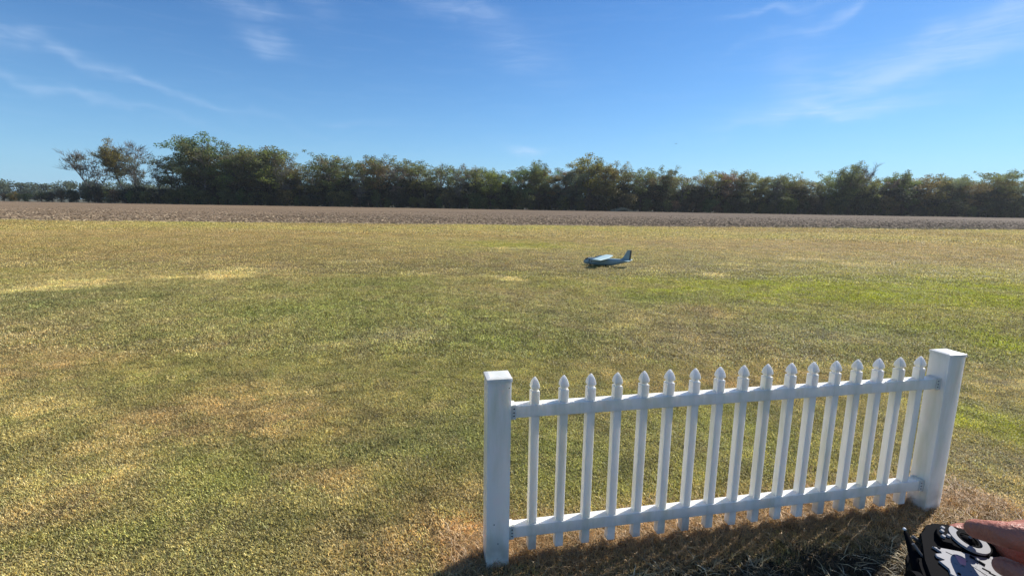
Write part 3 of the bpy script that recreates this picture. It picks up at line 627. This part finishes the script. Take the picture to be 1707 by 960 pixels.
while x < 250:
    i += 1
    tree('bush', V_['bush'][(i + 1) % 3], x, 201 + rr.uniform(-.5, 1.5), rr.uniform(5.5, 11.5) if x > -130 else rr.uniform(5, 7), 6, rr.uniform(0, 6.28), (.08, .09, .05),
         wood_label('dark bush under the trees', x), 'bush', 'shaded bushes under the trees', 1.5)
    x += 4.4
# distant wood at the far left
cen, rad, cnt = [], [], []
r2 = random.Random(4); x = -560
while x < -60:
    for k in range(3):
        cen.append((x + r2.uniform(-4, 4), 420 + r2.uniform(0, 18), r2.uniform(3, 13.5) + 2.0 * math.sin(x * .05))); rad.append(r2.uniform(3.5, 5.5)); cnt.append(150)
    x += 3.4
dw = link('distant_wood', leaf_mesh('distant_wood', cen, rad, cnt, .8, 9, .8)); dw.color = (.125, .15, .085, 1)
tag(dw, 'pale green distant wood beyond the low hedge', None, None, 'stuff')
# low understorey inside the wood, one mass that nobody could count
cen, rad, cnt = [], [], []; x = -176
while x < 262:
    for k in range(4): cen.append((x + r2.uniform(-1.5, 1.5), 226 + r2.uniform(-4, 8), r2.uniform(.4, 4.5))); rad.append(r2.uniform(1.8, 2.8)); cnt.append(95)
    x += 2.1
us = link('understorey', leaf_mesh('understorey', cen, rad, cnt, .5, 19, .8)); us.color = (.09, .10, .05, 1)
tag(us, 'dark understorey inside the wood', None, None, 'stuff')
# brush pile at the field edge
bm = bmesh.new(); rb = random.Random(6)
for k in range(170):
    a = rb.uniform(0, 6.28); q = rb.uniform(0, 1); c0 = Vector((rb.gauss(0, 2.2), rb.gauss(0, .8), 0)); c0.z = max(.1, 1.3 * math.exp(-(c0.x / 2.4) ** 2) * rb.uniform(.2, 1))
    d = Vector((math.cos(a), math.sin(a), rb.uniform(-.3, .7))).normalized() * rb.uniform(.5, 1.4); s_ = Vector((0, 0, .05)) + Vector((rb.uniform(-.05, .05), rb.uniform(-.05, .05), 0))
    loft(bm, [[c0 - d - s_, c0 - d + s_, c0 - d + s_.cross(d).normalized() * .06], [c0 + d - s_, c0 + d + s_, c0 + d + s_.cross(d).normalized() * .06]])
bp_ = bm_obj('brush_pile', bm, principled('dead_brush', (.34, .30, .20), .9, .3, 2), None, loc=(42, 191.5, 0))
tag(bp_, 'low heap of pale dead brush at the foot of the wood', 'brush pile')

# ------------------------------------------------------------------ model aeroplane
m_plane, t = mat('blue_grey_foam')
tcn = t.add('ShaderNodeTexCoord'); n1 = t.add('ShaderNodeTexNoise', {'Vector': tcn.outputs['Object'], 'Scale': 9.0, 'Detail': 3.0})
cc_ = t.mix(t.m('MULTIPLY_ADD', n1.outputs[0], 1.0, 0.0, clamp=True), (.22, .31, .34), (.30, .40, .41))
b = t.add('ShaderNodeBsdfPrincipled', {'Base Color': cc_, 'Roughness': .42}); t.add('ShaderNodeOutputMaterial', {0: b.outputs[0]})
m_wing = principled('pale_grey_foam', (.38, .50, .48), .4, .08, 6)
m_dark = principled('black_plastic', (.012, .012, .014), .4)
m_brown = principled('dark_trim', (.08, .075, .07), .6)
m_white = principled('white_plastic', (.8, .8, .78), .4)
plane = link('model_aeroplane', None, loc=(2.58, 13.42, 0), rot=(R_(-1), 0, R_(154)))
plane.scale = (1.05, 1.0, 1.02
)
tag(plane, 'blue grey four engined high wing model aeroplane resting on the lawn', 'model aeroplane')
# local: +X nose, +Y left wing (towards the camera), Z up
def ring(x, w_, h_, zc, n=14, sq=.75):
    out = []
    for i in range(n):
        a = 2 * math.pi * i / n; ca, sa = math.cos(a), math.sin(a)
        out.append(Vector((x, w_ * math.copysign(abs(ca) ** sq, ca), zc + h_ * math.copysign(abs(sa) ** sq, sa))))
    return out
bm = bmesh.new()
loft(bm, [ring(*q) for q in ((.62, .012, .014, .090), (.605, .038, .038, .094), (.57, .062, .064, .102), (.50, .080, .086, .112), (.40, .088, .098, .117), (.1, .090, .100, .118), (-.15, .088, .096, .122), (-.30, .072, .074, .142), (-.45, .050, .048, .164), (-.58, .028, .030, .178), (-.635, .012, .014, .184))])
bod = bm_obj('fuselage', bm, m_plane, plane, True)
bm = bmesh.new()
loft(bm, [ring(*q) for q in ((.59, .044, .014, .132), (.56, .058, .032, .146), (.51, .064, .034, .172), (.48, .052, .014, .200))])
bm_obj('cockpit_window', bm, m_dark, bod, True)
def airfoil(x_le, ch, y, z, th, n=7):
    up = [(x_le - ch * (i / n), th * ch * 2.2 * math.sqrt(max(i / n, 0)) * (1 - i / n) + .002) for i in range(n + 1)]
    return [Vector((x_, y, z + z_)) for x_, z_ in up] + [Vector((x_, y, z - .3 * (z_))) for x_, z_ in up[::-1][1:-1]]
bm = bmesh.new()
loft(bm, [airfoil(.22, .22, -.66, .222, .09), airfoil(.235, .25, -.63, .220, .10), airfoil(.26, .31, -.25, .214, .10), airfoil(.265, .33, 0, .212, .10), airfoil(.26, .31, .25, .214, .10), airfoil(.235, .25, .63, .220, .10), airfoil(.22, .22, .66, .222, .09)])
wing = bm_obj('wing', bm, m_wing, plane, True)
for yy in (-.42, -.2, .2, .42):
    bm = bmesh.new()
    def ring2(x, r_, z): return [Vector((x, yy + r_ * math.cos(2 * math.pi * i / 10), z + r_ * 1.15 * math.sin(2 * math.pi * i / 10))) for i in range(10)]
    loft(bm, [ring2(.33, .012, .205), ring2(.315, .026, .204), ring2(.24, .032, .2), ring2(.12, .024, .2), ring2(.04, .008, .2)])
    eng = bm_obj('engine', bm, m_plane, wing, True)
    bm = bmesh.new(); loft(bm, [ring2(.365, .002, .205), ring2(.35, .011, .205), ring2(.331, .014, .205)])
    for b_ in range(4):
        a = math.pi / 2 * b_ + .12 + yy * .5; d = Vector((0, math.cos(a), math.sin(a))); s_ = Vector((.25, -math.sin(a), math.cos(a))).normalized()
        c0 = Vector((.343, yy, .205))
        loft(bm, [[c0 + d * .008 + s_ * .005, c0 + d * .008 - s_ * .005, c0 + d * .008 - s_ * .005 + Vector((.003, 0, 0)), c0 + d * .008 + s_ * .005 + Vector((.003, 0, 0))],
                  [c0 + d * .06 + s_ * .017, c0 + d * .06 - s_ * .017, c0 + d * .06 - s_ * .017 + Vector((.003, 0, 0)), c0 + d * .06 + s_ * .017 + Vector((.003, 0, 0))],
                  [c0 + d * .108 + s_ * .007, c0 + d * .108 - s_ * .007, c0 + d * .108 - s_ * .007 + Vector((.002, 0, 0)), c0 + d * .108 + s_ * .007 + Vector((.002, 0, 0))]])
    bm_obj('propeller', bm, m_dark, wing)
bm = bmesh.new()
loft(bm, [airfoil(-.47, .16, 0, .185, .08), airfoil(-.50, .13, .24, .19, .08), airfoil(-.52, .10, .27, .191, .08)]); loft(bm, [airfoil(-.52, .10, -.27, .191, .08), airfoil(-.50, .13, -.24, .19, .08), airfoil(-.47, .16, 0, .1852, .08)])
bm_obj('tailplane', bm, m_wing, plane, True)
def fin_ring(z, x0, x1, th): return [Vector((x0, 0, z)), Vector(((x0 * .7 + x1 * .3), th, z)), Vector((x1, .003, z)), Vector((x1, -.003, z)), Vector(((x0 * .7 + x1 * .3), -th, z))]
bm = bmesh.new(); loft(bm, [fin_ring(.17, -.18, -.575, .016), fin_ring(.205, -.33, -.58, .015), fin_ring(.245, -.415, -.585, .014), fin_ring(.46, -.535, -.605, .008), fin_ring(.468, -.55, -.603, .004)])
fin = bm_obj('fin', bm, m_plane, plane)
bm = bmesh.new(); loft(bm, [[Vector((-.577, .006, .18)), Vector((-.625, .002, .18)), Vector((-.625, -.002, .18)), Vector((-.577, -.006, .18))], [Vector((-.607, .005, .462)), Vector((-.64, .002, .462)), Vector((-.64, -.002, .462)), Vector((-.607, -.005, .462))]])
bm_obj('rudder', bm, m_brown, fin)
for xx, yy in ((.44, 0), (.0, .075), (.0, -.075)):
    bm = bmesh.new(); bmesh.ops.create_cone(bm, cap_ends=True, segments=14, radius1=.024, radius2=.024, depth=.016, matrix=Matrix.Translation((xx, yy, .026)) @ Matrix.Rotation(math.pi / 2, 4, 'X'))
    bm_obj('wheel', bm, m_dark, plane)

# ------------------------------------------------------------------ bird
bird = link('bird', None, loc=(18.04, 56.79, 8.67), rot=(0, 0, .6))
tag(bird, 'tiny dark bird flying in the clear sky right above the wood', 'bird')
bm = bmesh.new()
loft(bm, [ring(.11, .003, .003, 0, 8, 1), ring(.07, .016, .014, 0, 8, 1), ring(0, .022, .02, 0, 8, 1), ring(-.08, .01, .008, 0, 8, 1), ring(-.15, .018, .002, 0, 8, 1)])
for sgn in (1, -1):
    loft(bm, [[Vector((.04, sgn * .01, .01)), Vector((-.04, sgn * .01, .01)), Vector((0, sgn * .01, .015))], [Vector((.05, sgn * .14, .06)), Vector((-.02, sgn * .14, .06)), Vector((.01, sgn * .14, .065))], [Vector((-.02, sgn * .27, .03)), Vector((-.03, sgn * .27, .03)), Vector((-.025, sgn * .27, .032))]])
bm_obj('body', bm, principled('dark_feathers', (.03, .028, .026), .7), bird, True)

# ------------------------------------------------------------------ radio transmitter (local millimetres: x towards the pilot's right, y away from him, z off the face)
PG = Vector((0.4641, 0.444, 1.2746)); rex = Vector((.3787, .9113, .1615)).normalized(); rn = Vector((.1209, -.2217, .9676)); rn = (rn - rex * rn.dot(rex)).normalized(); rey = rn.cross(rex)
radio = link('radio_transmitter', None)
RM = Matrix((rex, rey, rn)).transposed().to_4x4() @ Matrix.Scale(.001, 4); RM.translation = PG; radio.matrix_world = RM
tag(radio, 'black radio control transmitter with silver camouflage faceplate held by the pilot', 'radio control')
m_face, t = mat('silver_faceplate')
tcn = t.add('ShaderNodeTexCoord'); n1 = t.add('ShaderNodeTexNoise', {'Vector': tcn.outputs['Object'], 'Scale': .22, 'Detail': 3.0, 'Distortion': .6})
cc_ = t.mix(t.m('GREATER_THAN', n1.outputs[0], .66), (.27, .27, .285), (.13, .13, .14))
b = t.add('ShaderNodeBsdfPrincipled', {'Base Color': cc_, 'Roughness': .55, 'Specular IOR Level': .2}); t.add('ShaderNodeOutputMaterial', {0: b.outputs[0]})
m_silver = principled('silver_metal', (.16, .16, .165), .5, metal=.5)
m_ring = principled('matt_grey_ring', (.28, .28, .29), .6)
m_ring.node_tree.nodes['Principled BSDF'].inputs['Specular IOR Level'].default_value = .15
m_blk = principled('black_casing', (.006, .006, .007), .8)
m_blk.node_tree.nodes['Principled BSDF'].inputs['Specular IOR Level'].default_value = .04
m_pink = principled('pink_decal', (.75, .33, .36), .5)
m_white2 = principled('white_sticker', (.75, .75, .76), .45)
m_screen = principled('lcd_screen', (.25, .42, .48), .15)
body = [(29, -2), (27, 14), (20, 28), (8, 36), (-8, 40), (-22, 47), (-45, 56), (-80, 58), (-110, 50), (-122, 30), (-124, -10), (-118, -50), (-100, -72), (-70, -78), (-30, -78), (5, -70), (22, -40)]
bm = bmesh.new(); prism(bm, body, -42, -4)
bmesh.ops.bevel(bm, geom=[e for e in bm.edges], offset=4, segments=2, affect='EDGES')
case = bm_obj('casing', bm, m_blk, radio)
# face plates
def plate(name, pts, z0, z1, m, par, bev=.5):
    bm = bmesh.new(); prism(bm, pts, z0, z1)
    if bev: bmesh.ops.bevel(bm, geom=[e for e in bm.edges], offset=bev, segments=1, affect='EDGES')
    return bm_obj(name, bm, m, par)
face = plate('faceplate', [(-25, 41), (-28, 34), (-31, 34), (-34, 41), (-38, 41), (-38, 34), (-40, 35), (-43, 41), (-49, 34), (-56, 36), (-60, 20), (-62, -30), (-50, -62), (-10, -60), (6, -46), (-4, -24), (-8, -14), (-16, 2), (-18, 16), (-22, 30)], -3.8, -1.5, m_face, radio)
plate('decal', [(-26, 23), (-37, 22), (-36, 17), (-27, 14)], -1.45, -1.2, m_pink, face, 0)
plate('seam', [(-33, 12), (-33.6, 12), (-46, -8), (-45.4, -8)], -1.45, -1.3, m_blk, face, 0)
for q in ((-30, 2), (-33, -2), (-40, -10), (-36, -14)):
    plate('vent_slot', [(q[0], q[1]), (q[0] - 2, q[1] + 1), (q[0] - 4, q[1] - 5), (q[0] - 2, q[1] - 6)], -1.45, -1.25, m_blk, face, 0)
plate('screen', [(0, -30), (10, -38), (-8, -66), (-20, -58)], -1.4, -.9, m_screen, face, 0)
for q in ((-24, 35), (-52, 28), (-56, -24), (-10, -52)):
    bm = bmesh.new(); bmesh.ops.create_cone(bm, cap_ends=True, segments=10, radius1=1.5, radius2=1.3, depth=1.2, matrix=Matrix.Translation((q[0], q[1], -1.2))); bm_obj('face_screw', bm, m_blk, face)
for k in range(4):
    plate('button', circ(-20 - k * 5, -26 - k * 3, 1.9, 10), -1.5, 0.2, m_blk, face, .3)
plate('trim_slider', [(-19, 8), (-21, 9), (-27, -1), (-25, -2)], -1.5, -.1, m_blk, face, .2)
plate('trim_knob', [(-21, 5), (-23.6, 6.2), (-25, 3.4), (-22.4, 2.2)], -.1, 1.0, m_ring, face, .2)
plate('seam', [(-26, 30), (-26.7, 30), (-30, 14), (-29.3, 14)], -1.45, -1.3, m_blk, face, 0)
# right-hand pad, its rim and gimbal
plate('gimbal_pad', [(2, 30), (10, 24), (16, 12), (18, -4), (12, -16), (0, -18), (-12, -10), (-17, 4), (-15, 20), (-8, 28)], -4.2, .5, m_blk, radio)
def annulus(bm, cx, cy, r0, r1, z0, z1, n=28, a0=0, a1=360):
    L = []; full = abs(a1 - a0) >= 360
    for i in range(n + (0 if full else 1)):
        a = R_(a0 + (a1 - a0) * i / n); c_, s_ = math.cos(a), math.sin(a)
        L.append([bm.verts.new((cx + r0 * c_, cy + r0 * s_, z0)), bm.verts.new((cx + r1 * c_, cy + r1 * s_, z0)), bm.verts.new((cx + r1 * c_, cy + r1 * s_, z1)), bm.verts.new((cx + r0 * c_, cy + r0 * s_, z1))])
    for i in range(len(L) - (0 if full else 1)):
        a, b2 = L[i], L[(i + 1) % len(L)]
        for j in range(4): bm.faces.new((a[j], b2[j], b2[(j + 1) % 4], a[(j + 1) % 4]))
    if not full: bm.faces.new(L[0]); bm.faces.new(L[-1][::-1])
def gimbal(cx, cy, rot, stick_dir):
    bm = bmesh.new(); annulus(bm, cx, cy, 10.5, 16.5, .6, 3.0, 30, rot, rot + 300)
    g = bm_obj('gimbal_ring', bm, m_ring, radio)
    bm = bmesh.new(); annulus(bm, cx, cy, 7.6, 8.8, 1.5, 2.6); bm_obj('gimbal_rim', bm, m_blk, g)
    bm = bmesh.new(); bmesh.ops.create_uvsphere(bm, u_segments=18, v_segments=10, radius=6.5, matrix=Matrix.Translation((cx, cy, -1.5)))
    bm_obj('gimbal_ball', bm, m_blk, g, True)
    bm = bmesh.new(); d = Vector(stick_dir).normalized(); q = d.to_track_quat('Z', 'Y').to_matrix().to_4x4()
    bmesh.ops.create_cone(bm, cap_ends=True, segments=10, radius1=1.6, radius2=1.4, depth=16, matrix=Matrix.Translation(Vector((cx, cy, 4)) + d * 8) @ q)
    bmesh.ops.create_cone(bm, cap_ends=True, segments=14, radius1=3.4, radius2=4.0, depth=7, matrix=Matrix.Translation(Vector((cx, cy, 4)) + d * 17) @ q)
    bm_obj('stick', bm, m_silver, g)
gimbal(1, 3, 40, (.15, -.25, 1)); gimbal(-57, -12, 40, (-.1, -.2, 1))
# toggle plates with round nuts and levers
tg = plate('switch_panel', [(4, 29), (10, 23), (6, 18), (-14, 21), (-16, 30), (-6, 32)], .55, 1.6, m_blk, radio)
for q in ((5, 24), (-1, 26.5), (-9, 28), (-5, 22.5)):
    bm = bmesh.new(); bmesh.ops.create_cone(bm, cap_ends=True, segments=8, radius1=2.0, radius2=1.6, depth=2.2, matrix=Matrix.Translation((q[0], q[1], 2.7))); bm_obj('switch_nut', bm, m_ring, tg)
def lever(p0, p1, r0, r1, m, name, par):
    bm = bmesh.new(); p0, p1 = Vector(p0), Vector(p1); d = p1 - p0; q = d.to_track_quat('Z', 'Y').to_matrix().to_4x4()
    bmesh.ops.create_cone(bm, cap_ends=True, segments=10, radius1=r0, radius2=r1, depth=d.length, matrix=Matrix.Translation((p0 + p1) / 2) @ q)
    bm_obj(name, bm, m, par)
lever((-11, 36, -14), (-9.5, 50, -10), 1.5, 1.9, m_silver, 'switch_lever', radio)
lever((-38, 50, -8), (-34, 60, 0), 1.2, 1.4, m_silver, 'switch_lever', radio)
# flat tapering antenna
bm = bmesh.new(); p0, p1 = Vector((-50, 50, -18)), Vector((-19, 64, 2)); d = (p1 - p0).normalized(); sd_ = d.cross(Vector((0, 0, 1))).normalized(); nn = sd_.cross(d)
def arng(c_, a, b_): return [c_ + sd_ * a * math.cos(2 * math.pi * i / 10) + nn * b_ * math.sin(2 * math.pi * i / 10) for i in range(10)]
loft(bm, [arng(p0 - d * 14, 11, 6), arng(p0, 9.5, 5.5), arng(p0 + (p1 - p0) * .35, 6.5, 4), arng(p0 + (p1 - p0) * .9, 2.2, 1.6), arng(p1, .8, .7)])
ant = bm_obj('antenna', bm, m_blk, radio, True)
bm = bmesh.new(); bmesh.ops.create_uvsphere(bm, u_segments=10, v_segments=8, radius=1.6, matrix=Matrix.Translation(p1)); bm_obj('antenna_tip', bm, m_white, ant, True)
# carrying handle loop
bm = bmesh.new(); annulus(bm, 0, 0, 13, 19, -3, 3, 24)
hd = bm_obj('handle', bm, m_blk, radio); hd.location = (-72, 58, -24); hd.rotation_euler = (R_(78), 0, R_(8))

# ------------------------------------------------------------------ pilot: one continuous body, grown from tapered capsules
def capsules(chains, rings=10, seg=14):
    """closed tubes with rounded ends along joint chains [(point, radius), ...]"""
    Vs, Fs = [], []
    for ch in chains:
        P = [np.array(p, float) for p, _ in ch]; Rr = [r_ for _, r_ in ch]
        for i in range(len(P) - 1):
            a, b_, ra, rb_ = P[i], P[i + 1], Rr[i], Rr[i + 1]; d = b_ - a; L = np.linalg.norm(d); d = d / (L + 1e-9)
            u_ = np.cross(d, (0, 0, 1) if abs(d[2]) < .9 else (1, 0, 0)); u_ /= np.linalg.norm(u_); v_ = np.cross(d, u_); base = len(Vs); prof = []
            for k in range(1, 6): t_ = -math.pi / 2 + k * math.pi / 12; prof.append((ra * math.sin(t_), ra * math.cos(t_)))
            prof.append((0, ra)); prof.append((L, rb_))
            for k in range(1, 6): t_ = k * math.pi / 12; prof.append((L + rb_ * math.sin(t_), rb_ * math.cos(t_)))
            for z_, r_ in prof:
                for j in range(seg): th = 2 * math.pi * j / seg; Vs.append(a + d * z_ + r_ * (math.cos(th) * u_ + math.sin(th) * v_))
            n_ = len(prof)
            for k in range(n_ - 1):
                for j in range(seg): j2 = (j + 1) % seg; Fs.append([base + k * seg + j, base + k * seg + j2, base + (k + 1) * seg + j2, base + (k + 1) * seg + j])
            Vs.append(a - d * ra); Vs.append(b_ + d * rb_)
            for j in range(seg):
                j2 = (j + 1) % seg; Fs.append([len(Vs) - 2, base + j2, base + j]); Fs.append([len(Vs) - 1, base + (n_ - 1) * seg + j, base + (n_ - 1) * seg + j2])
    return Vs, Fs
def skin(name, chains, voxel, m, parent, smooth_it=4, ell=()):
    Vs, Fs = capsules(chains)
    q = [f for f in Fs if len(f) == 4]; tr_ = [f for f in Fs if len(f) == 3]
    me = mesh_np(name, np.array(Vs), [np.array(q), np.array(tr_)])
    o = link(name, me)
    md = o.modifiers.new('r', 'REMESH'); md.mode = 'VOXEL'; md.voxel_size = voxel; md.use_smooth_shade = True
    sm = o.modifiers.new('s', 'SMOOTH'); sm.factor = .5; sm.iterations = smooth_it
    dg = bpy.context.evaluated_depsgraph_get(); me2 = bpy.data.meshes.new_from_object(o.evaluated_get(dg)); me2.name = name
    bpy.data.objects.remove(o); me2.materials.clear(); me2.materials.append(m)
    return link(name, me2, parent)
m_skin = principled('skin', (.44, .15, .09), .5, .28, 55, .3, 260, trans=.04)
m_shirt = principled('shirt_cloth', (.20, .03, .05), .85, .15, 20, .3, 90)
m_jean = principled('denim', (.04, .06, .11), .85, .2, 25, .3, 120)
m_shoe = principled('shoe_leather', (.05, .035, .025), .6)
m_hair = principled('brown_hair', (.06, .04, .025), .7, .3, 60)
pilot = link('person', None, loc=(.80, .28, 0))
tag(pilot, 'person just outside the frame whose bare hands hold the radio transmitter', 'person')
PO = Vector((.80, .28, 0))
def rel(ch): return [((p[0] - PO.x, p[1] - PO.y, p[2]), r_) for p, r_ in ch]
Rs, Ls = (.865, .455, 1.40), (.725, .105, 1.40); hc = (.80, .28)
fw = Vector((-.93, .37, 0))
body_ch = [
 [((.80, .28, .95), .13), ((.80, .28, 1.15), .12), ((.80, .28, 1.33), .125)], [(Rs, .06), ((.80, .28, 1.36), .10), (Ls, .06)],
 [((.80, .28, 1.40), .058), ((.785, .287, 1.53), .055)],
 [((.77, .292, 1.63), .085), ((.775, .29, 1.68), .095)], [((.745, .302, 1.56), .045), ((.74, .304, 1.60), .06)],
 [((.688, .324, 1.615), .011), ((.676, .329, 1.60), .014)],            # nose
 [((.70, .319, 1.567), .016), ((.697, .32, 1.565), .014)],
 [((.806, .375, 1.62), .018), ((.80, .378, 1.64), .02)], [((.742, .208, 1.62), .018), ((.738, .21, 1.64), .02)],
 [(Rs, .055), ((.76, .53, 1.12), .045), ((.545, .435, 1.288), .025)],
 [(Ls, .055), ((.70, .11, 1.08), .045), ((.505, .30, 1.262), .027)],
 # right palm, thumb and fingers
 [((.545, .435, 1.288), .025), ((.518, .430, 1.284), .023), ((.502, .435, 1.276), .018)], [((.520, .446, 1.278), .019), ((.506, .455, 1.270), .015)],
 [((.510, .415, 1.298), .018), ((.4780, .400, 1.3110), .0150), ((.4590, .413, 1.3070), .0118), ((.4550, .4350, 1.2970), .0095)],
 [((.507, .449, 1.279), .0125), ((.5045, .4696, 1.2681), .0105), ((.488, .4815, 1.2605), .0095), ((.4672, .4764, 1.2575), .0085), ((.4530, .4665, 1.2554), .0075)],
 [((.512, .440, 1.270), .0125), ((.510, .462, 1.250), .0105), ((.494, .474, 1.236), .0095), ((.472, .470, 1.229), .008)],
 [((.512, .425, 1.265), .012), ((.512, .444, 1.238), .010), ((.497, .455, 1.223), .009), ((.476, .452, 1.217), .0078)],
 [((.512, .412, 1.262), .011), ((.510, .424, 1.232), .009), ((.497, .432, 1.215), .008), ((.480, .430, 1.210), .007)],
 # left palm, thumb and fingers
 [((.505, .30, 1.262), .027), ((.480, .315, 1.262), .024), ((.462, .325, 1.255), .020)],
 [((.478, .320, 1.272), .019), ((.4565, .350, 1.2835), .014), ((.4560, .3800, 1.2870), .0105), ((.4545, .4040, 1.2815), .0088)],
 [((.455, .318, 1.262), .012), ((.425, .318, 1.250), .0100), ((.405, .330, 1.238), .009), ((.400, .348, 1.232), .008)],
 [((.458, .320, 1.246), .012), ((.430, .322, 1.228), .0100), ((.414, .336, 1.214), .009), ((.410, .354, 1.210), .008)],
 [((.464, .324, 1.236), .0115), ((.440, .330, 1.212), .0095), ((.425, .344, 1.200), .0085), ((.422, .360, 1.197), .0075)],
 [((.472, .328, 1.232), .0105), ((.452, .338, 1.206), .0085), ((.438, .350, 1.196), .0075), ((.434, .364, 1.194), .0068)]]
skin('body', [rel(c_) for c_ in body_ch], .0034, m_skin, pilot, 5)
sh = [[((.80, .28, .93), .150), ((.80, .28, 1.15), .142), ((.80, .28, 1.34), .140)], [((.84, .37, 1.33), .115), ((.76, .19, 1.33), .115)], [(Rs, .078), ((.81, .495, 1.25), .068)], [(Ls, .078), ((.712, .108, 1.24), .068)], [((.80, .28, 1.40), .075), ((.795, .282, 1.43), .066)]]
skin('shirt', [rel(c_) for c_ in sh], .011, m_shirt, pilot, 3)
tr2 = [[((.82, .36, .90), .125), ((.83, .385, .50), .082), ((.835, .395, .10), .062)], [((.78, .20, .90), .125), ((.765, .165, .50), .082), ((.755, .155, .10), .062)], [((.82, .36, .92), .13), ((.78, .20, .92), .13)]]
skin('trousers', [rel(c_) for c_ in tr2], .013, m_jean, pilot, 3)
for cy in ((.835, .395), (.755, .155)):
    s_ = [[((cy[0] + .05, cy[1] - .02, .045), .045), ((cy[0] - .06, cy[1] + .024, .042), .045), ((cy[0] - .17, cy[1] + .068, .034), .036)], [((cy[0] + .01, cy[1], .05), .05), ((cy[0], cy[1], .11), .05)]]
    skin('shoe', [rel(c_) for c_ in s_], .008, m_shoe, pilot, 2)
hr = [[((.80, .28, 1.66), .088), ((.785, .286, 1.70), .092)], [((.82, .272, 1.60), .06), ((.81, .276, 1.66), .08)]]
skin('hair', [rel(c_) for c_ in hr], .006, m_hair, pilot, 2)
for q in ((.697, .345, 1.635), (.680, .300, 1.635)):
    bm = bmesh.new(); bmesh.ops.create_uvsphere(bm, u_segments=12, v_segments=8, radius=.012, matrix=Matrix.Translation(Vector(q) + Vector((.012, -.004, 0)) - PO)); bm_obj('eye', bm, m_white, pilot, True)
